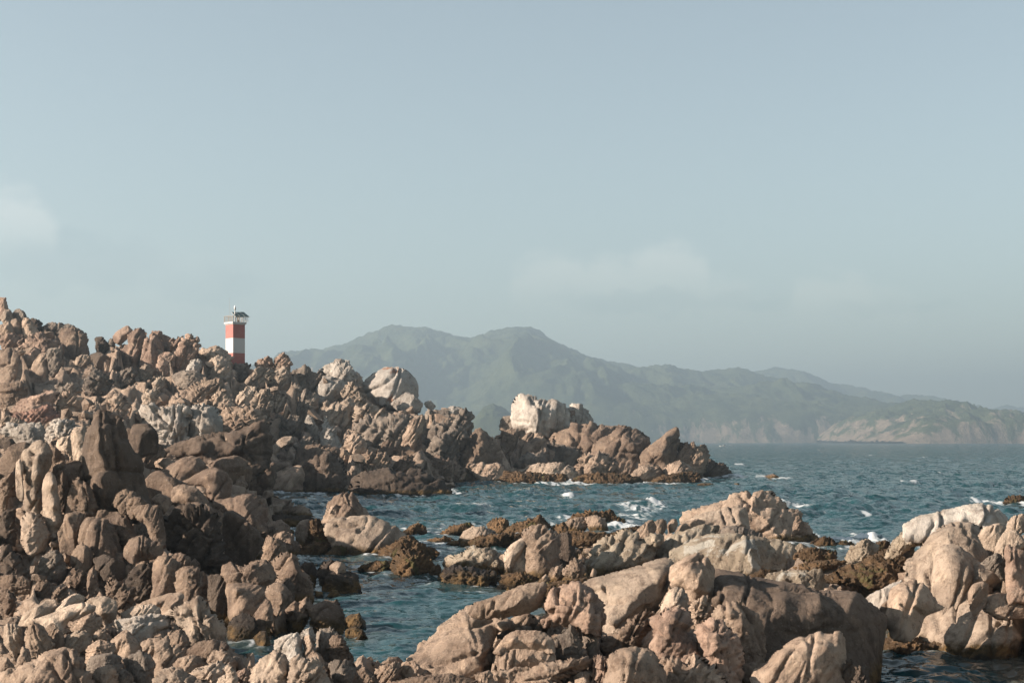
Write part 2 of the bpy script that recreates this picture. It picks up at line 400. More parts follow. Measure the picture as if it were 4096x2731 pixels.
    for _ in range(soft):
        A = (np.roll(Fg, 1, 0) + np.roll(Fg, -1, 0) + np.roll(Fg, 1, 1) + np.roll(Fg, -1, 1)) / 4
        Fg = np.where(bg_, Fg, .4 * Fg + .6 * A)
    Ff = Fg.ravel()
    Yv = Yc + tilt * (.5 * (v0 + v1) - np.minimum(P[:, 1], v1)) * mpp
    def unproj(Yd): return np.stack([(P[:, 0] - HX) * Yd / F, Yd, HC + (HY - P[:, 1]) * Yd / F], 1)
    Vf = unproj(Yv - Ff); Vb = unproj(Yv + Fb)
    idx = -np.ones(len(P), int); kk_ = np.where(keep)[0]; idx[kk_] = np.arange(len(kk_)); nf = len(kk_)
    jdx = idx.copy(); inn = keep & ~bnd; ii = np.where(inn)[0]; jdx[ii] = nf + np.arange(len(ii))
    V = np.concatenate([Vf[kk_], Vb[ii]])
    I = np.arange(len(P)).reshape(ny, nx)
    q = np.stack([I[:-1, :-1].ravel(), I[:-1, 1:].ravel(), I[1:, 1:].ravel(), I[1:, :-1].ravel()], 1)
    q = q[keep[q].all(1)]
    qf = idx[q][:, ::-1]; qb = jdx[q]
    allb = bnd[q].all(1)
    Q = np.concatenate([qf, qb[~allb]])
    # split flat faces off the body, more and deeper on the broken rocks
    cen = V[:nf].mean(0); ext = np.array([(u1 - u0) * mpp / 2, max(T, .3 * R * mpp), (poly[:, 1].max() - v0) * mpp / 2])
    W_ = (V - cen) / ext; bb = bnd[kk_]
    ncut = int(round(np.interp(crag, [0, .08, .3, 1.0], [3, 6, 15, 20]))) if cuts is None else cuts
    if c and cuts is None: ncut = int(ncut * .25)
    for _ in range(ncut):
        th = rg.uniform(-2.95, -.2)     # towards the viewer, left or right
        el_ = rg.uniform(-.3, .95)
        pn = np.array([math.cos(th) * math.cos(el_), math.sin(th) * math.cos(el_), math.sin(el_)])
        dt = W_ @ pn; off_ = np.quantile(dt[:nf], rg.uniform(.76, .94) if crag > .1 else rg.uniform(.86, .96)); off_ = max(off_, (.80 if crag > .1 else .9) * dt[:nf][bb].max())
        ov = np.clip(dt - off_, 0, None)
        W_ = W_ - (ov * .96)[:, None] * pn
    V = W_ * ext + cen
    nrm = vnormals(V, Q)
    S = 2 * R * mpp
    if Yc > 85 and crag > .1: crag = min(.95, crag * 1.1 + .12)
    D = displace(V, S, seed, crag, ja, cs, lo, fine, el)
    npl = int(np.clip(1 + R / 55, 1, 5)) if R > 22 else 0
    for kq in range(npl):
        ang = math.radians(ja + 90 + rg.normal(0, 9) + (90 if kq % 3 == 2 else 0)); yw_ = rg.uniform(-.5, .5)
        pn = np.array([math.cos(ang), yw_, math.sin(ang)]); pn /= np.linalg.norm(pn)
        cpt = V[rg.integers(nf)]
        da = np.abs((V - cpt) @ pn + .05 * S * noise3(V / S * 2.2 + kq * 7, seed + kq) + .012 * S * noise3(V / S * 9, seed + kq))
        wgt = np.clip(.6 + 1.6 * noise3(V / S * 1.1 + kq * 3, seed + 20 + kq), 0, 1)
        D -= 3.2 * s * mpp * np.clip(1 - da / (1.5 * s * mpp), 0, 1) * wgt
    if cr:
        for line_ in cr.split('|'):
            L_ = parse(reg, line_.strip()); dl, _ = seg_dist(P[kk_], L_[:-1], L_[1:])
            D[:nf] -= 4.0 * s * mpp * np.clip(1 - dl / (s * 1.7), 0, 1) * (.7 + .5 * noise3(V[:nf] / S * 3, seed))
    fy = np.full(len(V), .45); fy[:nf] = np.where(bb, 0, -.45); nrm = nrm + np.stack([0 * fy, fy, 0 * fy], 1); nrm /= np.linalg.norm(nrm, axis=1)[:, None] + 1e-9
    V = V + nrm * D[:, None]
    o_ = at(um, v1, Yc); 
    me = mesh_np(name, V - o_, Q, MATS[mat])
    ob = link(name, me, loc=o_)
    ob["grain"] = float((27.0 / Yc) ** .8)
    tag(ob, label, cat)
    if wl is not None: SHORE.append((raw, yw))
    CAPS.append((raw, Yc - .35 * T, v1))
    # the ground runs under the lower part of the rock
    if ground:
        for fu in (.3, .7):
            fv = gf if gf is not None else float(np.interp(Yc, [60, 110], [.62, .5])); g_ = at(u0 + fu * (u1 - u0), (1 - fv) * v0 + fv * v1, Yc + .2 * T)
            if wl is not None: g_[2] = min(g_[2], -.6)
            GROUND.append(g_)
    return ob
# ------------------------------------------------------------------ the rocks, nearest first
W = dict(name='weedy_rock', cat='sea rock', crag=.5, cs=5, fine=.055, k=1.1, lo=.14, el=1.3)
def build_rocks():
    # --- near rocks below the middle of the view
    rock('J', "260,950 350,870 450,790 545,700 560,650 640,590 800,465 900,540 1130,600 1340,540 1390,610 1200,690 1030,700 1010,870 980,1060 620,1070 480,1050 330,970", 'tan',
         "big tan slab sloping down to the channel water in the near middle", Y=26.4, k=1.15, tilt=.9, crag=.16, cs=2.4, ja=25, c="600,820,.8 800,700,.9 960,840,1 900,980,1 700,960,.9 1100,660,.6 820,600,.6", cr="480,990 620,960 760,900 880,870 | 560,700 700,640 860,640 1000,600 | 640,850 780,800", sink=.15)
    rock('J', "800,465 1030,400 1200,320 1320,295 1430,280 1455,300 1450,380 1430,470 1330,530 1200,550 1115,570 1090,600 1030,580 930,590 820,560", 'tan',
         "overhanging tan block with dark face jutting over the sloping slab", Y=26.1, k=1.3, tilt=.2, crag=.16, c="1180,440,1.15 1110,500,1 1000,500,.8 1330,430,.65 1400,360,.4 1240,360,.7", cr="930,460 930,585 | 1020,430 960,560", sink=0)
    rock('J', "1010,860 1030,780 1200,690 1310,690 1440,690 1520,760 1540,860 1480,860 1200,840 1060,880", 'tan', "domed tan rock above a level crack, beside the ribbed twisted boulder", Y=24.9, k=1.0, crag=.15, c="1180,770,.9 1350,780,1 1460,800,.7", sink=.1)
    rock('J', "1055,1040 1050,900 1200,830 1480,850 1535,870 1530,960 1240,1000", 'tan', "squarish tan block under the domed rock, patchy dark pits on its face", Y=24.8, k=.9, crag=.2, sink=.1, c="1120,930,1 1300,920,1 1460,910,.8", cr="1200,860 1180,1000")
    rock('J', "980,1050 1240,1000 1540,955 1760,930 1900,940 1890,1000 1700,1060 1500,1120 1240,1150 1000,1150", 'tan', "layered ledge of thin tan strata across the bottom middle", Y=24.0, k=.9, crag=.8, ja=8, cs=4)
    rock('J', "1435,440 1500,370 1560,330 1740,280 1800,290 1860,350 1920,450 1955,540 1950,620 1930,720 1850,700 1700,680 1640,640 1400,630 1480,530 1440,490", 'pink',
         "twisted pinkish boulder with a hollow face and ribbed flank", Y=26.0, k=1.25, crag=.55, ja=75, cs=3.2, c="1780,420,1.1 1840,560,1.05 1620,400,.55 1540,480,.7 1640,560,.8 1880,640,.6 1740,620,.95", cr="1560,350 1560,450 1680,440 | 1640,560 1690,460 1720,380", sink=.05)
    rock('H', "810,930 1100,840 1500,730 1570,750 1570,870 1545,960 1450,1130 1400,1170 1330,1165 1200,1280 1080,1380 960,1400 1000,1200 980,1100 920,1020", 'pale',
         "long smooth pale slab tilted to the sun in the near middle", Y=30, k=1.6, tilt=1.1, crag=.12, cs=2.2, ja=20, c="1480,900,1.0 1400,1060,1.05 1250,1150,1 1150,1000,.75 1300,880,.75 1050,1250,.9 960,950,.4", cr="1000,960 1020,1090 | 1040,1100 1160,1080 | 900,1000 1000,970")
    rock('H', "1570,780 1640,730 1780,680 1830,670 1890,710 1940,780 1945,850 1930,1000 1915,1110 1880,1130 1860,1040 1750,1060 1700,980 1560,960 1560,850", 'tan',
         "tall domed boulder with shaded face standing behind the pale slab", Y=29.7, k=1.25, crag=.15, c="1620,880,.6 1740,800,.95 1760,960,1 1850,860,.85 1890,1000,.7 1690,770,.75", cr="1820,690 1870,840 1900,960")
    rock('K', "900,350 940,160 1010,165 1200,210 1400,260 1650,300 1850,340 2050,350 2110,370 2160,420 2250,480 2325,540 2310,680 2290,800 2285,1110 900,1110", 'umber',  # darker base colour stands in for the shade on its front
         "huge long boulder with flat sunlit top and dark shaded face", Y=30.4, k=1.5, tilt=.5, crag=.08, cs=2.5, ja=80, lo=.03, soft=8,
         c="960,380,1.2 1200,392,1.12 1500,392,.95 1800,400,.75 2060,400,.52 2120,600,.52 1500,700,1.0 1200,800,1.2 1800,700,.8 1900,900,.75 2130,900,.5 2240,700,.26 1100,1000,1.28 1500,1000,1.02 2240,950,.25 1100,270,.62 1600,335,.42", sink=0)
    rock('H', "1480,1190 1500,1110 1560,990 1610,955 1680,985 1730,1050 1700,1150 1600,1190", 'pale', "small peaked pale boulder in front of the tall domed boulder", Y=28.2, k=1.0, crag=.25, c="1590,1060,1.1 1640,1120,.9")
    rock('H', "1700,1150 1750,1100 1770,1060 1830,1040 1880,1045 1900,1130 1900,1210 1830,1280 1740,1230", 'tan', "small knobbly rock cut by dark cracks, below the tall domed boulder", Y=27.4, k=1.0, crag=1.0, cs=3)
    rock('K', "330,790 380,680 470,560 590,510 690,485 730,540 720,650 800,740 835,810 830,900 640,900 460,860", 'pink', "rugged pinkish spur with a dark hole near its tip", Y=25.9, k=1.1, crag=.7, ja=60, c="620,600,1 560,720,1.1 700,780,1 470,720,.8 780,840,.7", cr="600,620 590,690")
    rock('K', "780,680 850,610 940,570 1000,590 1060,650 1130,720 1130,800 1150,960 1150,1110 900,1110 860,900 830,800", 'pink', "rough peaked boulder in the middle of the near jumble", Y=25.3, k=1.1, crag=.65, ja=110, c="940,700,1.1 920,860,1.1 1040,860,.8 1080,1000,.6", cr="960,640 1000,800 1090,1000")
    rock('K', "920,550 960,480 1040,430 1130,410 1170,420 1220,480 1300,520 1340,630 1355,700 1355,850 1330,930 1250,960 1180,880 1100,720 1000,600", 'tan', "leaning round-topped boulder against the huge dark one", Y=26.9, k=1.05, crag=.35, ja=110, c="1060,520,1 1160,620,1 1250,800,.8 1300,700,.5", cr="1020,440 1020,560 | 1170,430 1240,600 1260,800")
    rock('K', "460,870 560,900 700,910 830,890 870,950 1000,1000 1060,1110 470,1120 440,1000", 'tan', "shadowed broken rock heap at the bottom, under the rugged spur", Y=24.6, k=.9, crag=1.0)
    rock('K', "10,1110 80,900 80,860 130,820 300,790 440,830 480,920 530,980 540,1120 10,1130", 'tan', "square-shouldered boulder at the bottom edge, bright left side, grey front", Y=23.8, k=1.2, crag=.2, c="190,860,1.05 190,1000,1.1 330,900,.8 440,980,.5 200,1100,1.1", cr="180,840 200,1000 190,1110", sink=.1)
    rock('K', "1250,980 1370,910 1450,830 1560,740 1640,710 1800,660 1840,690 1960,665 1990,720 1995,850 2000,1000 2010,1120 1230,1120", 'tan', "shaded boulder split by one deep crack, before the huge dark one", Y=25.2, k=.9, crag=.15, c="1500,850,1.05 1700,800,1 1650,980,1.1 1850,800,.9 1900,980,.7 1420,980,1", cr="1750,690 1745,780 1720,900 1700,1000", sink=.1)
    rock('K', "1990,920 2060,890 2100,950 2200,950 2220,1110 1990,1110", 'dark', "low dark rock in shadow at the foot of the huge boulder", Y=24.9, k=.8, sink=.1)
    rock('J', "1860,930 1900,900 1960,910 2010,900 1990,980 1960,1120 1860,1130", 'pink', "narrow ribbed rock wedged left of the square-shouldered boulder", Y=24.0, k=1.0, crag=1.0, ja=80)
    rock('J', "1540,760 1600,690 1650,640 1720,660 1760,760 1780,860 1860,920 1760,940 1560,950 1530,880", 'grey', "grey wedge with thin bright edge under the twisted boulder", Y=25.4, k=.8, crag=.4, ja=110)
    rock('J', "1760,740 1800,710 1900,720 1925,790 1900,870 1920,900 1860,920 1780,850", 'grey', "small grey rock at the foot of the twisted boulder", Y=25.8, k=.9, crag=.4, ja=110)
    rock('K', "0,740 150,680 230,600 310,520 400,500 480,515 420,600 340,780 300,800 0,870", 'brown', "dark rock in the shadowed hollow below the pale slab", Y=28.2, k=.8, crag=.8)
    rock('J', "0,1010 110,970 210,950 220,1040 180,1110 0,1130", 'tan', "low tan rock at the water's edge, left of the big tan slab", Y=24.4, k=1, crag=.5)
    rock('J', "215,1050 220,955 330,950 350,980 480,1050 380,1080 240,1080", 'tan', "dark-faced low rock touching the foot of the big tan slab", Y=24.6, k=1, crag=.4)
    rock('J', "120,1125 420,1060 620,1055 800,1080 880,1135 860,1160 120,1160", 'brown', "long low rock along the bottom edge below the big slab", Y=23.4, k=1, crag=.4)
    rock('J', "860,1060 990,1030 1010,1100 1060,1110 1050,1160 860,1160", 'tan', "small bright block at the bottom edge below the big slab", Y=23.5, k=1, crag=.5)
    # --- the small promontory left of the channel mouth
    rock('L', "565,720 580,620 640,590 800,540 860,535 890,640 920,780 930,850 850,830 730,830 700,790 640,750", 'white', "pale cube-like block on the small promontory by the channel", Y=25.1, k=1.1, crag=.2, c="860,650,1 900,780,.9 720,660,.7 640,690,.55 820,780,.9", sink=.15)
    rock('L', "870,545 920,500 1010,440 1035,460 1050,540 1070,640 1060,700 1000,720 920,640", 'white', "jagged white tip crowning the promontory", Y=25.4, k=1, crag=.8, ja=60)
    rock('L', "250,1060 300,960 430,840 560,750 640,745 690,800 730,860 740,960 730,1100 650,1110 450,1120 300,1120", 'pale', "bright wedge-shaped rock leaning on the promontory's left", Y=24.0, k=1.1, crag=.2, c="660,830,1 700,1000,.95 560,900,.7 450,1000,.6 600,1050,.9", sink=.1)
    rock('L', "740,1090 760,930 740,850 850,820 950,850 1080,835 1130,880 1190,1000 1260,1080 1280,1140 740,1140", 'pale', "rough pitted block at the front of the promontory", Y=23.7, k=1, crag=.6, c="900,950,1.1 1000,1020,1 820,930,.8 1100,980,.8", sink=.1)
    rock('L', "1060,540 1120,490 1220,475 1300,520 1330,560 1250,640 1240,850 1150,800 1060,740", 'grey', "shadowed upright columns on the promontory's right shoulder", Y=25.6, k=.9, crag=.4, ja=88)
    rock('L', "1250,570 1330,560 1385,570 1410,640 1440,690 1460,740 1520,790 1500,860 1400,855 1250,840 1240,700", 'brown', "brown layered rock overhanging the water on the promontory's right", Y=25.3, k=1, crag=.4, ja=5, cr="1250,680 1400,660 | 1280,760 1440,740")
    rock('L', "1210,880 1290,850 1480,860 1530,920 1555,1000 1540,1140 1290,1140 1250,1000", 'grey', "blunt grey rock at the promontory's lower right", Y=24.6, k=1, crag=.2, sink=.1)
    rock('L', "880,560 1000,560 1050,740 1140,800 1230,900 1240,1000 1080,900 930,880 890,700", 'tan', "shaded body of rock joining the promontory's tip and front block", Y=24.9, k=.8, crag=.3)
    rock('L', "0,910 60,905 100,960 130,1010 150,1130 0,1130", 'pale', "rounded bright knob at the bottom, left of the bright wedge", Y=22.9, k=1, crag=.6, sink=.1)
    rock('L', "120,1000 170,965 230,960 290,950 300,980 260,1080 180,1080", 'pink', "two-lobed small rock between the bright knob and the wedge", Y=23.4, k=1, crag=.9)
    rock('L', "1550,930 1640,930 1700,980 1780,1030 1830,1130 1540,1130", 'brown', "low brown rock at the waterline right of the promontory", Y=23.9, k=1, crag=.4)
    # --- bottom left bench
    rock('F', "160,1010 220,940 400,830 490,825 510,900 420,960 300,1010", 'pale', "smooth pale hump at the upper left of the near bench", Y=30, k=1, crag=.1, tilt=.8)
    rock('F', "400,1000 480,900 590,800 680,770 760,800 740,860 640,940", 'pale', "pale saddle-backed rock topping the near bench", Y=30.2, k=1, crag=.2, tilt=.6)
    rock('F', "270,1010 420,960 640,870 760,850 850,880 840,930 720,980 600,1040 560,1100 420,1060", 'pale', "long rounded pale rib slanting across the near bench", Y=28.6, k=1.2, crag=.12, tilt=.6, c="600,960,1 760,900,1 450,1000,.8")
    rock('F', "750,850 820,810 940,795 1030,830 1045,900 1030,990 960,1020 920,1080 870,930", 'pale', "blunt-ended pale block at the bench's back edge", Y=29.4, k=1.1, crag=.15, c="940,870,1 900,950,.9 1000,930,.7")
    rock('F', "620,1060 720,990 850,930 900,990 920,1060 860,1100 700,1090", 'tan', "tan triangular rock tucked under the slanting pale rib", Y=28, k=.9, crag=.25)
    rock('F', "1190,890 1300,840 1500,775 1600,760 1640,780 1620,860 1560,940 1440,945 1410,870", 'tan', "tan loaf-shaped rock at the bench's far right corner", Y=30.4, k=1.1, crag=.1, tilt=.6, c="1520,850,1 1400,860,.8 1590,820,.9")
    rock('F', "1040,990 1080,930 1190,890 1350,860 1420,900 1430,960 1300,980 1150,1010", 'pale', "rounded pale rock before the loaf-shaped one", Y=29.6, k=1.1, crag=.25)
    rock('F', "930,1100 1000,1010 1150,990 1300,950 1430,960 1520,990 1520,1080 1400,1100 1330,1170 1200,1190 1080,1130", 'white', "whitish cracked boulder in the middle of the near bench", Y=28.4, k=1.1, crag=.3, cs=3, ja=30, tilt=.6)
    rock('F', "1480,950 1620,880 1800,800 1880,860 1900,960 1990,1020 2020,1100 2015,1170 1830,1190 1680,1210 1640,1090 1560,1010", 'pale', "pale boulder folded into leaning slabs at the bench's right end", Y=28.6, k=1.1, crag=.45, ja=118, cs=3, tilt=.5, cr="1660,920 1760,1060 1820,1180 | 1780,880 1850,1020 1910,1170")
    rock('F', "1640,1240 1760,1200 1950,1175 2030,1200 2040,1260 1900,1330 1690,1320", 'brown', "long dark block beneath the leaning slabs, near the water", Y=27.6, k=.8, crag=.2)
    rock('F', "1500,1110 1620,1090 1680,1210 1640,1290 1520,1240", 'tan', "shaded block between the whitish boulder and the leaning slabs", Y=27.8, k=.8, crag=.3)
    rock('F', "1240,1220 1320,1180 1500,1160 1530,1250 1640,1200 1660,1290 1640,1420 1400,1500 1360,1320 1260,1290", 'tan', "bulky tan block in front of the whitish cracked boulder", Y=26.8, k=.9, crag=.25, c="1400,1250,1 1440,1380,1 1580,1320,.8", cr="1370,1220 1360,1330 | 1530,1200 1545,1350")
    rock('F', "980,1170 1060,1110 1130,1090 1200,1160 1290,1270 1280,1330 1100,1320 1020,1250", 'tan', "tent-shaped shaded rock below the whitish boulder", Y=27.0, k=.9, crag=.2, c="1110,1160,1 1160,1260,.9")
    rock('F', "0,1090 30,1040 130,1040 190,1080 210,1180 150,1310 60,1230 0,1190", 'pale', "pale leaning slab at the left edge of the near bench", Y=27, k=1, crag=.35, ja=110)
    rock('F', "190,1060 300,1020 400,1060 420,1150 510,1260 450,1300 280,1340 220,1220", 'tan', "tilted shaded slab second from the left edge of the bench", Y=26.8, k=.7, crag=.35, ja=118, cr="290,1040 340,1150 400,1290")
    rock('F', "380,1060 480,1040 550,1100 595,1230 520,1280 430,1150", 'tan', "rounded shaded slab third from the left edge of the bench", Y=27.2, k=.8, crag=.2)
    rock('F', "165,1330 200,1250 260,1270 290,1360 270,1410 180,1410", 'tan', "small shaded stone under the tilted slabs at the left", Y=26, k=.9, crag=.3)
    rock('F', "560,1150 640,1110 740,1090 830,1150 800,1230 640,1260 600,1250", 'pale', "flat pale stone lying in the bench's middle, bright top", Y=27.2, k=.9, crag=.35)
    rock('F', "820,1150 880,1100 930,1080 970,1150 940,1200 840,1200", 'tan', "small upright tan stone beside the flat pale one", Y=27.4, k=1, crag=.4)
    rock('F', "745,1330 780,1240 900,1180 1020,1200 1045,1290 1030,1330 800,1350", 'tan', "top stone of the shaded stack at the bottom left", Y=26, k=.9, crag=.4, ja=15)
    rock('F', "740,1450 780,1350 1000,1310 1095,1330 1115,1430 1060,1480 860,1480", 'grey', "middle stone of the shaded stack at the bottom left", Y=25.6, k=.8, crag=.4, ja=10)
    rock('F', "800,1590 850,1440 960,1400 1040,1450 1060,1600 800,1600", 'tan', "peaked lowest stone of the shaded stack at the bottom left", Y=24.8, k=.9, crag=.3)
    rock('F', "1040,1490 1120,1450 1190,1500 1200,1600 1040,1600", 'grey', "grey lump beside the shaded stack at the bottom edge", Y=25, k=.9, crag=.5)
    rock('F', "0,1470 130,1430 350,1350 360,1310 440,1270 560,1250 680,1270 720,1340 760,1440 830,1540 850,1610 0,1610", 'tan', "big grey-faced boulder with bright left shoulder in the bottom left corner", Y=24.6, k=1.0, crag=.25, ja=70, c="440,1360,1 540,1480,1 650,1400,.8 250,1480,.9 740,1540,.6 100,1540,1", cr="430,1360 480,1460 540,1560 | 590,1300 580,1420 | 600,1290 650,1420 700,1560", sink=.1)
    rock('F', "0,1410 0,1340 60,1340 110,1390 130,1440 0,1470", 'tan', "small rounded rock at the left edge above the corner boulder", Y=25.6, k=1, crag=.3)
    rock('F', "1090,1340 1250,1290 1340,1320 1380,1420 1380,1600 1180,1600 1130,1450", 'grey', "tall shaded face in the gap right of the shaded stack", Y=25.8, k=.8, crag=.3, ja=85)
    rock('F', "1280,1590 1420,1480 1450,1450 1550,1420 1650,1470 1700,1490 1860,1560 1870,1610 1280,1610", 'pale', "bright rough slab at the bottom edge, left of the channel", Y=23.6, k=1, crag=.5, tilt=.7)
    rock('F', "1540,1430 1600,1350 1700,1320 1810,1330 1850,1390 1760,1440 1640,1460", 'tan', "tan hump behind the bright rough slab", Y=25.2, k=1, crag=.3)
    rock('F', "1830,1360 1900,1300 1990,1275 2070,1340 2120,1390 2090,1440 1950,1420", 'tan', "rounded tan rock at the bench's tip by the water", Y=26, k=1, crag=.35)
    rock('F', "1710,1480 1850,1400 1980,1370 2040,1410 2100,1490 2060,1570 1850,1550", 'pale', "pale knuckled rock before the bench's tip", Y=24.4, k=1, crag=.5)
    rock('F', "1940,1610 1950,1510 2030,1480 2100,1500 2160,1610", 'pale', "small bright stone at the bottom edge before the bench's tip", Y=23.2, k=1, crag=.6)
    rock('F', "2060,1440 2090,1330 2150,1340 2200,1420 2200,1480 2120,1500", 'grey', "grey rock dipping into the channel at the bench's tip", Y=26.2, k=1, crag=.3)
    # --- wet blocks on the left bank of the channel
    rock('L', "10,560 20,470 100,340 200,305 280,315 340,370 370,450 370,500 340,600 200,650 60,640", 'wet', "round black wet boulder at the channel's inner end", wl=650, k=1, crag=.2)
    rock('L', "335,330 400,250 480,130 530,170 560,260 560,370 510,480 400,500 375,480 360,400", 'brown', "leaning brown wedge beside the round black boulder", Y=36, k=1, crag=.2, c="500,280,1 450,360,.8 530,380,.8")
    rock('L', "475,40 500,-20 620,-60 700,-30 770,60 810,150 720,220 660,280 600,290 540,180 490,90", 'brown', "smooth brown boulder perched above the leaning wedge", Y=36.8, k=1.1, crag=.12, c="640,60,.9 660,180,1 560,60,.7 720,100,.7", sink=.1)
    rock('L', "670,400 700,290 760,210 850,160 960,110 1030,130 1050,240 1000,290 960,400 870,490 790,500 710,470", 'brown', "brown boulder carved into rounded lobes with a small hole", wl=520, k=1.1, crag=.5, cs=2.2, cr="860,170 840,260 760,330 700,360 | 890,310 900,330 | 840,480 870,410 950,350", c="800,260,.9 900,330,1.05 820,420,.9 970,180,.8")
    rock('L', "970,235 1100,180 1180,160 1270,170 1320,130 1390,260 1395,320 1390,430 1370,530 1200,520 1030,470 1010,350", 'brown', "brown boulder with a horned top dipping into the channel", wl=540, k=1.1, crag=.2, c="1120,230,.85 1200,320,1 1060,380,.9 1300,400,.6")
    rock('L', "1380,420 1400,340 1500,310 1570,305 1640,390 1640,440 1560,460 1400,450", 'wet', "low dark wet rock awash right of the horned boulder", wl=455, k=1.1, crag=.3)
    rock('L', "1400,560 1430,490 1550,460 1620,500 1660,560 1600,590 1400,580", 'wet', "flat black rock awash, nearest to the promontory", wl=585, k=1.1, crag=.3)
    rock('L', "1520,600 1570,550 1600,500 1650,530 1670,600 1600,615", 'weed', "small brown weedy stone standing in the channel water", wl=612, **W)
    rock('L', "330,580 420,510 480,510 510,580 550,690 400,690", 'wet', "black wet rock below the leaning brown wedge", wl=690, k=1.0, crag=.3)
    rock('P', "903,2340 950,2335 1060,2345 1075,2400 1060,2460 960,2470 915,2465", 'brown', "square dark block with one bright strip down its left side", Y=38, k=1.1, crag=.1, c="945,2360,1 950,2450,1.05 1000,2400,.65 1040,2430,.4", sink=.1)
    rock('P', "875,2297 890,2255 930,2248 965,2270 1040,2240 1085,2250 1100,2290 1085,2345 900,2348", 'brown', "tan block resting on the square dark one, notched top", Y=39.3, k=1.1, crag=.3, cr="930,2250 960,2290 950,2340")
    rock('G', "190,730 270,670 340,655 400,700 420,780 500,850 540,930 545,1020 480,1060 380,1040 330,940 240,880 190,800", 'brown', "big brown boulder sloping into the channel below the dark dome", Y=43, k=1, crag=.15, sink=.2, tilt=.1)
    rock('G', "90,730 110,620 100,560 160,520 250,560 310,600 320,660 260,690 190,740", 'brown', "tawny lump between the dark dome and the big brown boulder", Y=45.5, k=1.1, crag=.4)
    rock('G', "270,890 340,880 380,960 370,1080 320,1060 280,960", 'dark', "dark rock in the gap beside the perched brown boulder", Y=40, k=1, crag=.2)
    rock('G', "-20,760 60,730 140,725 195,790 195,900 120,930 20,900", 'brown', "low brown block left of the big brown boulder", Y=42, k=1, crag=.3)
    rock('G', "430,780 470,745 540,750 570,800 560,900 520,920 480,850", 'dark', "dark rock at the channel edge behind the dark cubed islet", Y=48, k=1, crag=.3)
    # --- left stack
    rock('E', "135,770 135,550 170,505 200,560 190,700 215,800 180,830", 'pale', "thin pale pillar on the outer left of the stack", Y=47.6, k=1.1, crag=.1, sink=.1)
    rock('E', "180,560 195,440 250,420 290,370 340,350 400,370 440,430 440,560 390,640 370,750 370,950 300,1010 220,970 205,800", 'pale', "thick pale pillar with smooth rounded head on the left stack", Y=48, k=1.15, crag=.08, tilt=.15, c="320,480,1 330,640,1.05 320,850,1 400,500,.6 240,600,.7 250,800,.7", cr="265,440 250,600 240,760 | 260,450 330,440")
    rock('E', "400,420 430,365 470,400 530,450 560,520 440,580 420,480", 'brown', "tan hump behind the thick pale pillar", Y=49.6, k=1, crag=.1)
    rock('E', "370,880 370,700 400,630 440,620 480,680 510,900 540,1040 510,1090 490,1150 430,1160 380,1100", 'pale', "tapering pale column in the middle of the left stack", Y=46.8, k=1.2, crag=.08, tilt=.1, c="455,720,1 460,900,1.05 470,1050,1", sink=.05)
    rock('E', "490,700 500,620 540,605 580,680 580,800 520,920 490,850", 'brown', "short spike between the tapering column and the dark stack rock", Y=47.6, k=1, crag=.3, ja=85)
    rock('E', "545,960 550,850 600,760 640,700 660,650 700,690 780,750 820,900 800,960 740,990 640,980", 'brown', "ribbed tan rock at the dark tower rock's lower left", Y=46.8, k=1.0, crag=.35, ja=85, cr="640,720 650,880 | 700,700 760,860 780,960")
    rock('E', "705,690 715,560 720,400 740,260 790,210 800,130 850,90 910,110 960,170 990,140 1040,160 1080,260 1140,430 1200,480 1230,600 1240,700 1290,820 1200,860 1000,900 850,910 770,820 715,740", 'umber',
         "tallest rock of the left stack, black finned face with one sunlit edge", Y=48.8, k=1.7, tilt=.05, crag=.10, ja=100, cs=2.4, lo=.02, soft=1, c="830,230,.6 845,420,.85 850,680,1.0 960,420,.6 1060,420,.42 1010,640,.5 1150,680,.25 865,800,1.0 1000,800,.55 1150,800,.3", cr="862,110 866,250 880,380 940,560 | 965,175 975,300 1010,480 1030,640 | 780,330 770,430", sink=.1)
    rock('E', "605,270 640,240 740,230 750,300 730,420 715,540 640,520 620,400", 'pale', "pale rock half hidden behind the tallest stack rock", Y=53, k=1, crag=.15)
    rock('E', "430,660 440,560 540,520 690,520 715,600 700,690 560,720 480,710", 'brown', "flat-topped brown rock between the stack's pillars", Y=48.6, k=1, crag=.15, tilt=.9)
    rock('E', "140,1100 170,1010 240,965 370,1010 400,1100 420,1150 400,1210 420,1240 350,1310 270,1290 160,1190", 'pale', "rounded pale foot of the left stack, scarred with pits", Y=46.2, k=1.1, crag=.3)
    rock('E', "480,1160 540,1060 560,980 640,960 740,980 700,1050 690,1180 650,1270 610,1390 560,1350 500,1270", 'brown', "narrow brown buttress under the ribbed tan rock", Y=45.4, k=1.1, crag=.15, ja=85, tilt=.2)
    rock('E', "670,1190 700,1060 740,1000 830,1000 900,1020 960,1080 1010,1180 1060,1290 1020,1340 820,1320 680,1220", 'brown', "broad tan buttress in the middle of the stack's foot", Y=45, k=1.1, crag=.15, ja=80, c="800,1080,1 900,1150,.95 800,1240,1 960,1260,.8", cr="860,1040 820,1300 | 900,1080 980,1180 1030,1290")
    rock('E', "740,1010 820,960 900,950 990,960 1080,1010 1140,1100 1180,1210 1060,1300 1000,1160 930,1080", 'brown', "brown rock capping the broad tan buttress", Y=45.8, k=1, crag=.25)
    rock('E', "590,1400 640,1270 690,1210 810,1300 780,1410 700,1460", 'brown', "triangular half-shaded foot stone of the stack", Y=44, k=.9, crag=.15)
    rock('E', "950,890 1000,790 1080,770 1180,810 1230,880 1130,940 1080,960 1000,920", 'brown', "topmost of the rounded brown blocks right of the stack", Y=46.8, k=1.1, crag=.35)
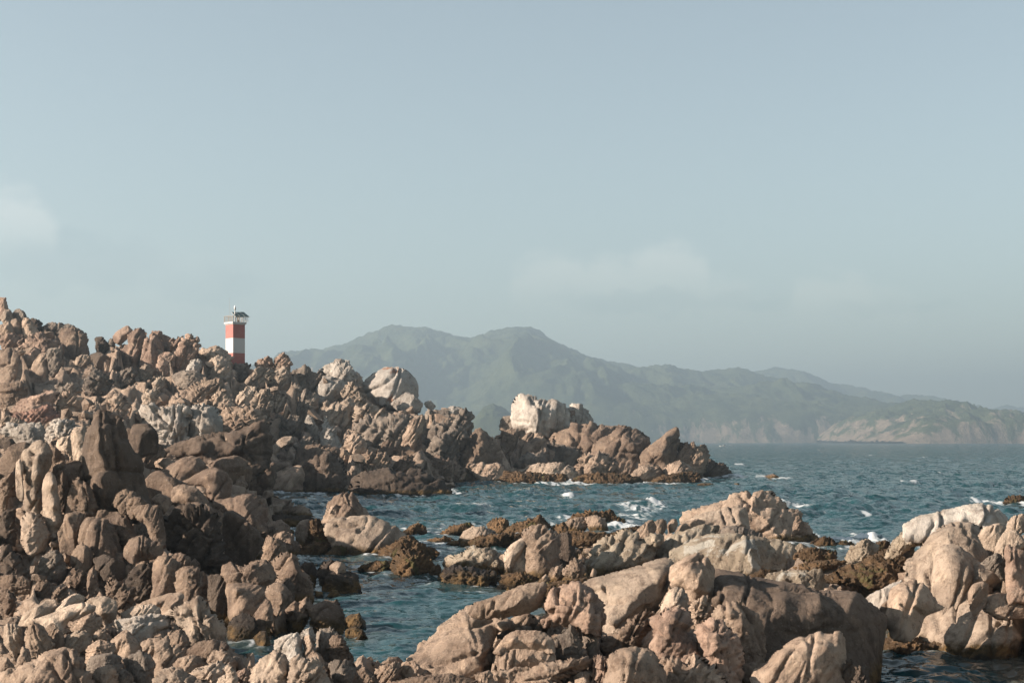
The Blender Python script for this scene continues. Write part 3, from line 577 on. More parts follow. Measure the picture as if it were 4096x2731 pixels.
    rock('E', "1075,950 1090,850 1150,830 1230,850 1280,920 1200,980 1120,970", 'brown', "second rounded brown block right of the stack, bright at its left", Y=46, k=1.1, crag=.25)
    rock('E', "1140,960 1190,910 1260,900 1350,900 1390,960 1410,1180 1370,1220 1290,1160 1250,1060 1180,1010", 'brown', "upright tan block with sunlit cheek under the rounded brown blocks", Y=45.4, k=1.1, crag=.3, c="1260,980,1 1340,1100,1 1300,1000,1", ja=85)
    rock('E', "1060,1330 1075,1250 1120,1190 1220,1160 1280,1200 1380,1220 1395,1300 1340,1350 1200,1375 1120,1395", 'brown', "round boulder striped by three vertical grooves, perched on the rubble", Y=43.4, k=1.2, crag=.12, c="1200,1260,1 1280,1280,.8 1130,1290,.8", cr="1200,1180 1190,1350 | 1230,1170 1215,1350 | 1280,1210 1275,1340", sink=0)
    rock('E', "790,1350 900,1320 1010,1370 1070,1400 1050,1480 900,1500 830,1430", 'dark', "dark boulder with flat lit top below the broad tan buttress", Y=43, k=1.0, crag=.1)
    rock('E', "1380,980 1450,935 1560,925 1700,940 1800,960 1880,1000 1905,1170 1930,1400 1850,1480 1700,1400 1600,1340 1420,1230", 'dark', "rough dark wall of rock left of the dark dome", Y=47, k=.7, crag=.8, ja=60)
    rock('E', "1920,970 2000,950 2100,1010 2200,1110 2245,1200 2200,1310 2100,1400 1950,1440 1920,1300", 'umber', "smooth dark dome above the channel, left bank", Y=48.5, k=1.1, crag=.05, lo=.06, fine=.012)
    rock('E', "1620,890 1700,885 1800,920 1900,960 1920,1050 1900,1180 1700,1170 1640,1000", 'brown', "brown sloping hump behind the dark wall", Y=52, k=1.1, crag=.06, tilt=.6)
    rock('F', "760,590 850,510 865,600 880,720 800,780 770,660", 'brown', "slim tan pillar rising from the shadowed rubble", Y=41.5, k=1.1, crag=.3)
    rock('F', "590,610 650,545 680,550 770,570 800,700 790,800 720,780 660,690", 'brown', "rough brown beak-shaped rock beside the slim pillar", Y=42, k=1, crag=.8)
    rock('F', "320,540 360,440 440,410 510,400 560,440 615,530 570,620 480,660 380,620", 'grey', "grey knobby boulder under the pale foot of the stack", Y=43.5, k=1, crag=.4)
    rock('F', "-20,560 -20,330 100,360 200,480 260,560 280,640 -20,640", 'dark', "dark slope rock at the left edge below the stack", Y=43, k=.7, crag=.5)
    rock('F', "-20,650 50,595 200,600 270,640 285,740 200,790 -20,740", 'brown', "ledge with a lit strip at the left edge", Y=40, k=.9, crag=.5, ja=5)
    rock('F', "320,730 350,670 420,650 450,700 445,800 400,840 340,810", 'brown', "small brown upright stone right of the lit ledge", Y=38, k=1, crag=.6)
    rock('F', "450,790 520,710 600,710 600,790 550,850 480,840", 'brown', "small brown crumbly stone above the near bench", Y=36.5, k=1, crag=.8)
    rock('F', "1340,760 1370,720 1375,500 1420,440 1520,440 1640,520 1580,570 1580,730 1500,820 1420,830", 'brown', "tall squared pillar with lit left face in the shadowed rubble", Y=40.4, k=1.1, crag=.2, c="1480,520,1 1480,700,1 1550,640,.6 1420,640,.6 1400,780,.9", ja=85)
    rock('F', "1570,710 1570,570 1640,530 1760,530 1850,600 1860,770 1750,820 1650,810", 'brown', "brown block with rough flank, right of the tall squared pillar", Y=39.6, k=1.1, crag=.4, c="1700,600,1 1680,740,1 1790,700,.6")
    rock('F', "1090,630 1200,520 1380,470 1380,710 1330,800 1200,780 1090,720", 'dark', "dark block left of the tall squared pillar", Y=41, k=.8, crag=.4)
    rock('F', "940,780 970,650 1090,690 1200,720 1190,850 1000,850", 'brown', "crumbly brown rock in the shadow above the near bench", Y=38.5, k=.8, crag=1.0)
    rock('F', "1520,450 1560,420 1620,405 1700,440 1710,530 1640,540", 'brown', "small lit stone above the tall squared pillar", Y=41.5, k=1, crag=.4)
    rock('F', "-20,770 80,740 140,800 135,860 100,1020 60,1010 -20,920", 'brown', "brown stone with dripping edge at the left, above the bench", Y=36, k=1, crag=.6)
    rock('E', "-20,720 60,650 100,610 130,660 135,810 70,820 45,940 -20,950", 'brown', "tan rock at the left edge beside the thin pillar", Y=49, k=1, crag=.5)
    rock('E', "-20,980 60,930 130,930 140,1190 -20,1200", 'dark', "dark cleft rock at the left edge beside the stack's foot", Y=47, k=.8, crag=.5)
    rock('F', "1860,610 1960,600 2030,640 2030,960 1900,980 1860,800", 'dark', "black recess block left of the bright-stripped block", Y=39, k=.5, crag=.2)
    # --- rocks out in the channel
    rock('G', "585,870 580,800 640,750 740,725 810,760 820,810 870,830 920,850 940,920 965,990 800,1000 650,970 600,930", 'dark', "dark islet rock in the channel, lowest of its group", wl=1000, k=1.1, crag=.4, c="700,850,.9 800,900,1 880,920,.8")
    rock('G', "680,775 740,735 810,760 818,825 750,855 690,815", 'tan', "lit cube stone sitting on top of the dark islet rock", Y=47.4, k=1.3, crag=.2, c="765,790,1 740,830,.9", sink=.1)
    rock('G', "545,1045 560,990 620,1000 630,1045", 'wet', "small black stone awash beside the dark islet", wl=1048, k=1, crag=.2)
    rock('G', "650,1032 700,980 740,985 790,1032", 'grey', "small grey stone awash in front of the dark islet", wl=1035, k=1, crag=.2)
    rock('G', "660,340 680,240 720,180 800,145 870,150 910,200 950,270 985,330 930,370 800,360 700,350", 'brown', "brown domed head of the rock island left of centre", Y=66.5, k=1.2, crag=.2, ja=88, c="780,230,.9 840,260,1 900,290,.8", cr="790,170 810,240 | 830,160 850,250")
    rock('G', "590,410 640,310 700,270 760,250 810,350 760,420 650,470", 'tan', "tan shoulder to the left of the brown domed head", Y=65.5, k=1.1, crag=.3)
    rock('G', "740,380 770,270 800,230 870,280 930,340 900,370 800,380", 'brown', "wedge rock leaning in front of the brown domed head", Y=65, k=1.1, crag=.2)
    rock('G', "645,460 700,390 800,360 900,360 1000,350 1080,370 1160,400 1240,430 1330,510 1400,600 1300,650 1080,665 1020,700 850,690 700,600", 'pale', "large pale boulder of the island, sunlit left and shaded right", wl=690, k=1.2, tilt=.3, crag=.12, cs=2.3, c="1000,440,.7 1070,520,1.05 1085,620,1.1 900,500,.7 800,600,.7 960,620,.95 1200,540,.5", cr="930,470 980,430 1000,370 | 740,430 840,440 960,400", sink=.1)
    rock('G', "1040,700 1120,640 1250,570 1350,530 1430,560 1540,610 1620,670 1480,690 1300,695 1100,720", 'weed', "long brown weedy ramp running right from the island boulder", wl=715, **W)
    rock('G', "620,690 680,640 780,590 860,600 850,650 760,690", 'weed', "brown weed-covered foot stone under the island boulder's left", wl=695, **W)
    rock('G', "385,540 400,440 440,390 520,380 530,450 490,530 460,600 430,610", 'pale', "curved pale pillar left of the island boulder", wl=615, k=1.2, crag=.1)
    rock('G', "470,550 500,450 520,390 580,390 620,440 660,520 680,590 600,650 480,650", 'weed', "rough weedy rock between the curved pillar and the island boulder", wl=660, **W)
    rock('G', "390,680 450,620 560,580 660,590 650,660 520,690", 'weed', "flat weedy stone at the waterline below the curved pillar", wl=690, **W)
    rock('G', "50,420 150,400 260,390 330,430 355,490 290,550 190,540 100,480", 'tan', "pale tan hummock left of the curved pillar", Y=68, k=1, crag=.2, tilt=.7)
    rock('G', "190,540 240,490 330,480 375,520 360,570 260,570", 'tan', "small tan rock below the pale tan hummock", Y=63, k=1, crag=.3)
    rock('G', "265,580 350,545 410,570 435,620 380,660 300,640", 'brown', "small brown rock at the water below the tan hummock", Y=59, k=1.1, crag=.4)
    rock('G', "190,345 230,300 330,270 430,260 500,280 540,340 400,355 250,355", 'tan', "low pale rock in the water behind the tan hummock", wl=358, k=1.2, crag=.2)
    rock('G', "140,410 150,340 290,330 380,350 500,340 575,370 575,410 400,415", 'dark', "row of dark low rock in front of the low pale one", Y=82, k=1, crag=.6)
    rock('G', "1220,840 1220,760 1260,680 1330,645 1390,680 1470,655 1560,690 1600,750 1590,800 1450,830 1340,850", 'weed', "big brown weed-covered lump in the channel, green at its foot", wl=848, **W)
    rock('G', "920,800 960,770 1080,740 1220,730 1230,800 1100,815", 'weed', "flat dark weedy shelf left of the big weed-covered lump", wl=815, **W)
    rock('G', "1300,475 1340,440 1430,415 1500,430 1500,490 1350,495", 'weed', "weedy block standing alone in the water right of the island", wl=495, **W)
    rock('G', "1600,490 1680,460 1760,430 1880,405 1910,430 1800,480 1700,495", 'weed', "weedy wedge pointing left, far side of the channel", wl=495, **W)
    rock('G', "1480,565 1560,540 1640,535 1680,515 1740,545 1640,580 1500,582", 'weed', "flat weedy reef awash in the channel", wl=582, **W)
    rock('G', "1665,590 1720,560 1790,560 1780,600", 'weed', "small weedy stone at the left end of the weed bank", wl=600, **W)
    rock('G', "1780,560 1830,480 1900,445 2000,450 2080,470 2115,520 2000,550 1900,590 1800,600", 'pale', "pale dome rising from the weed bank", wl=600, k=1.1, crag=.2)
    rock('G', "1760,600 1850,560 1980,520 2100,510 2250,500 2370,480 2370,560 2200,600 2000,612", 'weed', "long bank of brown weed below the pale dome", wl=612, **W)
    rock('G', "2020,445 2060,400 2140,370 2200,390 2215,430 2130,485 2060,470", 'weed', "knob of weedy rock behind the pale dome", wl=485, **W)
    rock('G', "1640,770 1660,720 1800,670 1900,630 2040,620 2150,660 2180,760 2190,840 2100,870 1900,830 1700,800", 'speck', "mottled tan mound left of the split boulder", Y=53.5, k=1.1, crag=.5, tilt=.5)
    rock('G', "1600,890 1640,800 1750,780 1900,800 2080,830 2115,900 2050,940 1900,945 1700,920", 'wet', "black weedy foot rock along the channel's right bank", wl=942, **{**W, 'crag': .7})
    rock('G', "1530,840 1560,780 1620,770 1640,830 1610,870", 'weed', "small reddish weed stone at the channel's right bank", wl=868, **W)
    # --- middle right reef
    rock('H', "135,690 180,620 260,560 340,525 352,560 335,700 318,850 250,850 180,810", 'pale', "left half of the split boulder, pale and smooth", Y=52, k=1.1, crag=.1)
    rock('H', "320,850 338,680 300,520 310,470 380,430 460,430 510,460 560,490 610,510 622,640 612,700 560,790 500,850 430,860", 'tan', "right half of the split boulder with slanting ridges", Y=52, k=1.2, crag=.3, ja=55, c="590,560,.9 560,700,1 420,780,.9 430,560,.7 380,680,.8", cr="400,660 480,580 580,520 | 380,620 420,540 460,440")
    rock('H', "600,510 690,490 722,520 715,600 752,600 750,690 650,770 600,750 622,600", 'dark', "dark shaded rock behind the split boulder", Y=53.5, k=.9, crag=.2)
    rock('H', "80,960 130,860 260,840 400,860 440,890 330,940 200,965 120,985", 'weed', "brown and green weed bank below the split boulder", Y=48.5, **W)
    rock('H', "420,960 520,920 760,890 900,870 930,910 760,930 640,990 500,1000", 'weed', "low weed bed behind the overhanging tan block", Y=45, **{**W, 'tilt': 1.2})
    rock('H', "640,890 660,790 700,740 780,720 830,760 822,820 780,890 680,900", 'tan', "leaning tan stones in front of the long pale slab", Y=49, k=1.1, crag=.7, ja=60)
    rock('H', "510,870 560,790 640,760 652,820 610,890 540,910", 'tan', "split tan stone right of the split boulder's foot", Y=49.5, k=1, crag=.8, ja=65)
    rock('H', "430,910 500,850 535,900 490,940", 'tan', "small tan stone beside the weed bank", Y=48, k=1, crag=.4)
    rock('H', "870,860 900,800 935,810 920,870", 'tan', "small tan stone at the long pale slab's left foot", Y=48.5, k=1, crag=.2)
    rock('H', "840,770 880,680 950,590 1040,540 1090,540 1120,500 1180,480 1280,500 1290,560 1400,510 1480,520 1485,560 1410,650 1390,700 1300,800 1150,860 960,880 900,860", 'speck', "long pale slab streaked with ridges, middle of the reef", Y=54, k=1.3, tilt=1.0, crag=.35, ja=50, c="1440,560,.9 1350,700,1 1200,760,1 1050,780,.9 1050,620,.6 1250,600,.7", cr="1000,640 1080,560 | 1100,680 1180,540 | 1300,720 1400,640 1450,540")
    rock('H', "1250,520 1310,440 1380,390 1420,395 1445,450 1440,490 1380,520 1310,560", 'tan', "brown ridge stone on top of the long pale slab", Y=56, k=1, crag=.3, ja=50)
    rock('H', "1425,400 1470,380 1530,385 1535,440 1490,490 1440,470", 'tan', "boxy tan stone at the reef's crest", Y=57, k=1.1, crag=.2)
    rock('H', "1535,450 1560,390 1610,375 1635,400 1600,450 1550,470", 'tan', "small tan stone right of the boxy one on the crest", Y=57.5, k=1.1, crag=.3)
    rock('H', "1590,490 1640,430 1700,400 1790,375 1855,390 1855,430 1760,460 1650,490", 'tan', "smooth tan hog-back stone in front of the sea peak", Y=58, k=1.2, crag=.08)
    rock('H', "1420,700 1480,590 1600,490 1850,430 1990,420 2015,450 1960,520 1880,550 1830,590 1800,670 1530,730", 'speck', "whitish barnacled slab rising to the right", Y=55.5, k=1.1, tilt=.9, crag=.2, cr="1800,480 1790,600 1800,660 | 1580,560 1530,700")
    rock('P', "2680,2240 2690,2200 2790,2150 2850,2135 2960,2135 3050,2150 3120,2165 3170,2180 3182,2235 3130,2270 3030,2285 2985,2292 2900,2275 2790,2262 2690,2258", 'speck', "big barnacled block, white on its left and black on its right", Y=50, k=1.3, crag=.2, tilt=.4, c="2970,2170,1.0 2985,2270,1.1 2880,2220,.75 2780,2220,.6 3080,2220,.45 3000,2150,.7 2880,2160,.5")
    rock('H', "1960,510 2020,450 2120,430 2260,470 2352,500 2352,540 2200,520 2100,560", 'grey', "grey shelf on top of the big barnacled block", Y=53, k=.9, crag=.4, tilt=1)
    rock('P', "2733,2090 2745,2059 2792,2045 2867,2012 2951,1984 3003,1970 3050,1965 3092,1960 3110,1985 3140,2015 3155,2035 3200,2045 3207,2058 3195,2075 3222,2090 3238,2120 3260,2145 3272,2172 3200,2190 3100,2180 2990,2150 2850,2120", 'tan',
         "peaked reef rock by the open water, bright slope and black flank", wl=2172, k=1.3, crag=.22, tilt=.3, c="3060,1990,.6 3030,2050,.95 2990,2110,1.1 2900,2060,.6 3120,2080,.55 3180,2120,.5 2850,2090,.6 3080,2140,.9", cr="3060,1995 3120,2020 3150,2030 | 2960,1985 3000,2010 2990,2040", sink=.1)
    rock('H', "1680,400 1850,330 2000,290 2170,260 2205,300 2245,440 2100,450 1990,440 1850,440 1760,420", 'pale', "pale faceted block leaning on the peaked reef rock", Y=61, k=1.3, crag=.15, tilt=.7, c="2150,310,.8 2190,420,.9 2000,380,.75 1850,390,.6", cr="2080,280 2120,400 | 2000,300 2040,420")
    rock('I', "470,230 490,218 512,240 540,270 560,330 520,340 480,330 440,350 450,300", 'brown', "lit edge stone on the black flank of the peaked reef rock", Y=62.5, k=1, crag=.4)
    rock('H', "0,480 20,410 100,375 170,390 185,440 120,490", 'weed', "weedy knob at the left end of the reef", wl=500, **W)
    rock('H', "100,500 200,430 350,380 450,360 500,400 545,440 490,490 300,520 150,530", 'weed', "weedy hump sloping left behind the split boulder", wl=525, **W)
    rock('H', "525,490 580,430 650,410 695,450 700,510 560,520", 'weed', "weed-browned stone right of the weedy hump", wl=525, **W)
    rock('H', "650,410 740,370 850,360 865,440 760,470 700,480", 'tan', "tan stone on the weed reef, half ringed by weed", wl=490, k=1.1, crag=.3)
    rock('H', "840,370 900,350 1000,370 1035,440 1025,490 900,490 860,450", 'tan', "tan domed stone at the right end of the weed reef", wl=495, k=1.1, crag=.25)
    rock('H', "680,385 740,340 850,310 960,320 1060,300 1100,350 1170,380 1185,402 1020,412 900,380", 'weed', "brown weedy ridge facing the breaking waves", wl=412, **W)
    rock('H', "520,540 700,480 1000,490 1110,520 900,570 720,580", 'weed', "wide apron of brown weed before the tan domed stone", Y=62, **{**W, 'tilt': 2.0})
    rock('H', "1020,510 1150,460 1300,430 1320,460 1200,500 1100,530", 'weed', "thin weed ledge beside the surf", wl=515, **W)
    # --- right shore
    rock('I', "1345,340 1350,295 1450,230 1630,195 1850,145 1960,130 2050,150 2110,200 2170,270 2060,330 1950,340 1800,320 1700,340 1560,380 1450,370", 'white', "whale-backed white slab at the back of the right shore", Y=42, k=1.2, tilt=.6, crag=.12, c="1980,190,.8 2000,280,.9 1800,250,.75 1600,290,.7 1450,300,.5", cr="1990,140 2010,220 2000,300 | 1630,200 1650,250 1640,320")
    rock('I', "1180,520 1250,420 1330,360 1540,360 1510,450 1400,480 1280,510", 'speck', "barnacled toe of the white slab", Y=42.5, k=1.1, crag=.4, tilt=.6)
    rock('I', "1340,750 1360,610 1440,510 1560,370 1660,310 1760,290 1900,310 1970,330 2090,440 2060,560 1900,760 1700,790 1600,760 1440,760", 'pale', "broad smooth pale rock sloping left on the right shore", Y=38, k=1.1, tilt=.7, crag=.1, lo=.07, cr="1440,620 1420,740 | 1520,680 1530,760")
    rock('I', "1570,740 1590,520 1640,470 1720,455 1800,480 1880,560 1950,610 2060,640 2150,700 2165,810 2000,810 1860,840 1800,920 1620,900", 'pale', "rounded pale boulder in front of the broad pale rock", Y=34.6, k=1.1, tilt=.5, crag=.1, c="1700,560,.8 1720,700,1 1850,700,.9 2000,740,.8 1820,560,.5")
    rock('I', "1190,1060 1220,900 1230,830 1300,770 1420,740 1500,780 1560,860 1600,930 1665,960 1580,1000 1500,1030 1470,1120 1380,1200 1250,1200", 'tan', "dome on the right shore with a dark shaded crown", Y=31.4, k=1.1, crag=.08, lo=.06, c="1320,860,.75 1350,1000,1 1400,900,.95 1520,920,.6 1300,1120,.95", cr="1320,930 1420,960 1490,1020", sink=.05)
    rock('I', "1010,920 1080,850 1250,770 1330,745 1250,850 1230,920 1200,1030 1120,1010", 'white', "pale edge rock left of the dark-crowned dome", Y=32.5, k=1, crag=.1)
    rock('I', "1120,1010 1170,930 1230,905 1230,1000 1220,1080 1170,1060", 'brown', "brown notch stone beside the dark-crowned dome", Y=31.6, k=.8, crag=.1)
    rock('I', "1440,1130 1480,1020 1600,980 1660,920 1850,850 1870,800 1950,760 2020,800 2100,850 2330,880 2360,1300 2360,1600 1900,1600 1640,1520 1500,1400", 'pale', "great pale wall of rock at the right edge above the pool", Y=34.3, k=1.5, tilt=.25, crag=.1, cs=2, lo=.05, c="1700,1050,.42 1900,1000,.62 2100,1100,.9 2250,960,.85 2250,1200,1.15 1600,1140,.4 1580,1350,.5 1800,1400,.8 2050,1480,1.15 2300,1540,1.4 1750,1250,.65", cr="2040,1000 2040,1180 2050,1380 | 1760,960 1750,1080 | 1480,1040 1530,1100 1500,1200", sink=.05, cuts=0)
    rock('I', "1855,850 1890,780 1960,755 2015,780 2005,850 1985,950 1900,1010 1855,940", 'tan', "rounded knob on top of the great pale wall", Y=32.2, k=.9, crag=.08, sink=.1)
    rock('I', "1150,1250 1200,1180 1300,1160 1420,1180 1500,1240 1620,1250 1690,1290 1695,1375 1500,1365 1300,1345 1150,1300", 'weed', "barnacle-crusted foot below the dark-crowned dome, in the pool", wl=1350, **W)
    rock('I', "2060,520 2100,420 2140,360 2240,345 2280,400 2330,480 2200,500 2150,500 2110,580", 'pale', "pale cracked block at the top of the right edge pile", Y=33.6, k=1.1, crag=.2)
    rock('I', "2150,360 2170,270 2220,230 2290,210 2340,220 2340,330 2230,350", 'pale', "topmost rounded block of the right edge pile", Y=34.2, k=1.1, crag=.3, cr="2250,225 2235,320")
    rock('I', "2145,500 2170,455 2260,500 2330,520 2330,810 2230,800 2170,820 2150,640", 'pink', "upright pinkish block at the right edge", Y=32.6, k=1.1, crag=.15, c="2190,560,.9 2200,700,1 2280,650,.7", cr="2240,510 2260,640 2290,700")
    rock('I', "1930,390 1960,330 2080,290 2160,285 2160,350 2110,430 2060,460 1990,440", 'pale', "pale wedge between the white slab and the edge pile", Y=36.5, k=1, crag=.15)
    rock('I', "1940,610 2020,550 2100,530 2155,570 2155,710 2060,670", 'grey', "grey flat stone left of the upright pinkish block", Y=33.4, k=1, crag=.3)
    rock('I', "1960,980 2000,880 2100,850 2330,870 2330,1000 2100,1010", 'tan', "tan ledge across the top of the great pale wall", Y=32.4, k=.5, crag=.15, tilt=.9)
    rock('I', "680,740 800,640 900,615 1060,640 1350,620 1345,740 1200,800 1110,840 1000,790 800,770", 'weed', "wide golden-brown weed shelf left of the right shore", Y=42, **{**W, 'tilt': 1.8, 'k': .8})
    rock('I', "220,740 240,690 330,675 500,665 660,660 690,740 695,820 520,800 400,780", 'speck', "low block on the weed shelf, tan front and dark right end", Y=41, k=1.2, crag=.3, c="510,700,.9 510,780,1 380,730,.7 620,750,.5")
    rock('I', "455,550 500,500 690,490 780,520 795,570 700,595 480,580", 'weed', "brown weed hump behind the low tan block", Y=48, **W)
    rock('I', "590,450 640,400 740,400 800,440 935,450 925,530 850,550 740,500 620,490", 'weed', "dark weed hump at the edge of the surf", wl=470, **W)
    rock('I', "860,560 930,470 1020,415 1120,440 1145,500 1135,580 1000,620 880,600", 'speck', "mottled tan mound in front of the white surf", Y=49, k=1.1, crag=.6, cs=5)
    rock('I', "1110,450 1180,425 1230,440 1190,530 1140,540", 'weed', "small weedy stone right of the mottled mound", Y=50.5, **W)
    rock('I', "940,610 1100,550 1250,490 1465,455 1440,550 1370,630 1200,650 1000,640", 'weed', "sloping weed bank below the barnacled toe", Y=45.5, **{**W, 'tilt': 1.5})
    rock('I', "435,490 500,450 565,470 555,510 470,520", 'speck', "small pale stone by the big barnacled block's right end", Y=55, k=1, crag=.3)
    rock('I', "100,700 200,660 340,655 240,710 130,720", 'weed', "thin weed strip behind the huge long boulder", Y=44, **W)
    rock('I', "430,640 560,600 760,580 900,590 760,640 600,660", 'weed', "dark green weed bed between the barnacled block and the shelf", Y=46, **{**W, 'tilt': 2.0})
    rock('I', "640,140 720,120 800,145 740,156", 'weed', "tiny brown reef in the foam of the open water", wl=155, **W)
    rock('I', "2130,115 2180,75 2260,65 2335,70 2335,135 2150,137", 'weed', "round brown reef rock in the sea at the right edge", wl=137, **W)
    rock('D', "105,880 160,855 200,845 240,865 275,885 180,892", 'brown', "tiny wave-washed rock off the headland's tip", wl=890, k=1.1, crag=.3, name='sea_rock', cat='sea rock')
    # --- headland across the channel
    rock('C', "105,880 108,690 140,630 190,605 290,625 350,660 460,650 540,670 590,740 590,880 410,950 300,950 200,920", 'white', "great white cube boulder sitting on the headland", Y=200, k=1.4, crag=.14, ja=80, c="345,680,1 350,850,1.05 350,930,1.05 230,760,.65 180,850,.55 470,800,.5 250,650,.5 480,690,.5", cr="345,670 350,930 | 110,820 250,830 | 400,720 390,930", sink=0)
    rock('C', "560,890 570,700 620,690 700,685 760,715 790,790 808,850 700,870", 'white', "grey block joined to the right of the great white cube", Y=202, k=1.1, crag=.35, ja=80)
    rock('C', "0,890 0,810 40,790 105,790 112,860 200,920 100,910", 'grey', "grey hump left of the great white cube", Y=203, k=1, crag=.2)
    rock('C', "400,960 450,900 600,880 620,850 720,845 830,850 940,850 1010,840 1080,870 1130,880 1130,990 1000,1060 880,1110 720,1100 700,1050 560,1060 420,1010", 'brown', "long brown rock slope below the great white cube", Y=194, k=1.3, tilt=.9, crag=.3, ja=52, cr="700,850 680,900 | 830,860 760,940 | 640,1040 690,960")
    rock('C', "780,1090 800,990 950,930 1000,890 1130,875 1200,910 1258,960 1262,1030 1210,1120 1000,1110 880,1110", 'brown', "squared brown block in the middle of the headland", Y=190, k=1.3, crag=.12, tilt=.3, c="1190,940,.8 1200,1090,1 1000,1020,.85 900,1060,.8 1080,920,.6", cr="1000,1080 1200,1100 | 990,1110 1030,1000 1040,940 | 800,1000 940,970")
    rock('C', "700,1260 720,1090 800,1080 1000,1090 1210,1110 1230,1200 1100,1270 900,1290", 'brown', "brown foot wall under the squared brown block", Y=187, k=.8, crag=.25)
    rock('C', "-10,1060 30,960 0,880 100,900 200,900 222,940 150,1010 60,1100", 'tan', "slanting tan slab at the headland's left, uppermost", Y=192, k=1, crag=.3, ja=48)
    rock('C', "160,1000 240,920 290,920 285,960 205,1080 168,1070", 'brown', "narrow leaning slab in the middle of the headland's left", Y=189, k=1, crag=.1)
    rock('C', "95,1200 200,1050 300,960 370,960 385,1010 320,1110 240,1100", 'tan', "long leaning slab below the great white cube", Y=187, k=1, crag=.15, c="330,1000,.9 250,1070,.8")
    rock('C', "85,1200 220,1080 300,1100 400,1040 415,1150 330,1190 200,1180", 'grey', "shaded wedge under the long leaning slab", Y=184, k=1, crag=.15)
    rock('C', "400,1010 560,1040 700,1050 720,1120 640,1200 480,1200 400,1160", 'grey', "grey recess rock behind the striped slabs", Y=189, k=.6, crag=.2)
    rock('C', "1200,1120 1230,1070 1380,960 1430,910 1520,870 1532,1000 1505,1060 1485,1160 1400,1220 1330,1170 1230,1210", 'brown', "pointed horn rock near the headland's tip, hollow on its right", Y=187, k=1.3, crag=.1, c="1410,960,.9 1390,1100,1 1300,1110,.75 1480,960,.45 1460,1080,.5", cr="1270,1090 1310,1160", sink=.1)
    rock('C', "1470,1210 1530,1000 1600,1020 1680,1040 1740,1015 1790,1050 1798,1150 1720,1240 1600,1230", 'brown', "dark blocky end of the headland", Y=187, k=1, crag=.3)
    rock('C', "1690,1240 1790,1150 1880,1180 1960,1230 2050,1302 1900,1304 1700,1300", 'dark', "dark tail of rock sloping into the sea at the headland's tip", wl=1303, k=1.1, crag=.25)
    rock('C', "630,1210 700,1120 730,1090 800,1110 880,1100 1000,1170 1015,1230 960,1280 800,1285 700,1265", 'tan', "row of striped leaning slabs at the headland's waterline", Y=177, k=1.1, crag=.8, ja=55, cs=4)
    rock('C', "1090,1290 1180,1210 1280,1180 1380,1210 1405,1260 1300,1310 1200,1312", 'tan', "rounded tan rock on the shore below the horn rock", Y=175, k=1.1, crag=.12)
    rock('C', "1385,1240 1450,1190 1540,1150 1600,1190 1680,1230 1705,1290 1550,1280 1450,1280", 'tan', "lit tan shore rock below the dark blocky end", Y=176, k=1.1, crag=.15)
    rock('C', "180,1260 250,1190 330,1180 400,1190 550,1180 620,1210 695,1280 560,1300 350,1300 200,1290", 'pale', "pale shore rock at the foot of the shaded wedge", Y=174, k=1.1, crag=.25)
    rock('C', "-10,1335 40,1250 180,1260 430,1270 560,1280 595,1350 400,1358 100,1345", 'weed', "golden weed-covered shore ledge, headland's left", wl=1355, **W)
    rock('C', "585,1345 640,1290 760,1270 900,1270 1100,1280 1200,1310 1210,1340 1050,1355 800,1357", 'weed', "brown weedy shore ledge in the headland's middle", wl=1356, **W)
    rock('C', "1195,1342 1350,1310 1480,1270 1590,1260 1680,1270 1720,1300 1640,1332 1400,1347", 'weed', "brown weedy shore ledge near the headland's tip", wl=1345, **W)
    # --- left shore behind the island
    rock('B', "960,630 1000,570 1060,520 1150,465 1250,460 1340,500 1400,560 1430,620 1428,720 1300,780 1160,780 1060,740 1000,690", 'lich', "large white boulder patched with orange on the skyline right of the ridge", Y=202, k=1.3, crag=.08, lo=.08, c="1150,560,.8 1200,680,1 1300,600,.85 1250,500,.6 1060,620,.6 1380,640,.4", cr="1370,560 1390,690 | 1060,540 1000,600", sink=.05)
    rock('B', "580,500 640,460 740,420 840,415 870,480 930,520 967,580 960,640 880,620 800,610 720,560", 'white', "pale hump-backed boulder left of the orange-patched one", Y=201, k=1.2, crag=.3)
    rock('B', "520,900 560,700 620,530 720,560 810,600 800,700 700,790 600,870", 'white', "pale leaning slab below the hump-backed boulder", Y=196, k=1.1, crag=.12, c="640,620,.9 720,660,.9 620,760,.8", cr="600,540 560,700 530,880")
    rock('B', "345,500 420,490 470,460 540,500 615,520 600,620 555,710 480,710 400,580", 'grey', "dark grey outcrop left of the pale leaning slab", Y=198, k=1, crag=.4)
    rock('B', "1160,790 1250,720 1340,690 1410,710 1475,775 1440,820 1300,810", 'white', "low white dome under the orange-patched boulder", Y=198, k=1.1, crag=.15)
    rock('B', "1485,770 1540,755 1595,800 1540,825", 'white', "small white stone on the skyline right of the low white dome", gf=.35, Y=199, k=1.1, crag=.15)
    rock('B', "770,720 810,630 880,605 960,640 1020,710 980,760 880,750", 'pale', "crinkled pale knob in front of the hump-backed boulder", Y=194, k=1.1, crag=.7)
    rock('B', "30,450 65,395 180,385 210,445 200,520 100,540", 'pink', "rough pink knob on the ridge just right of the lighthouse", Y=200, k=1, crag=.8)
    rock('B', "190,410 260,360 310,355 340,390 348,500 290,480 210,460", 'pink', "squared pinkish knob at the ridge's right shoulder", Y=200, k=1, crag=.7)
    rock('B', "140,590 200,480 270,455 340,480 360,550 335,640 220,640", 'pale', "rounded pale boulder under the squared pinkish knob", Y=196, k=1.1, crag=.15)
    rock('B', "570,900 600,830 660,770 740,780 820,740 880,740 908,830 860,940 800,960 700,920", 'pale', "faceted pale boulder in the slope's right middle", Y=188, k=1.1, crag=.25, c="700,820,.9 830,800,.9 830,900,.8")
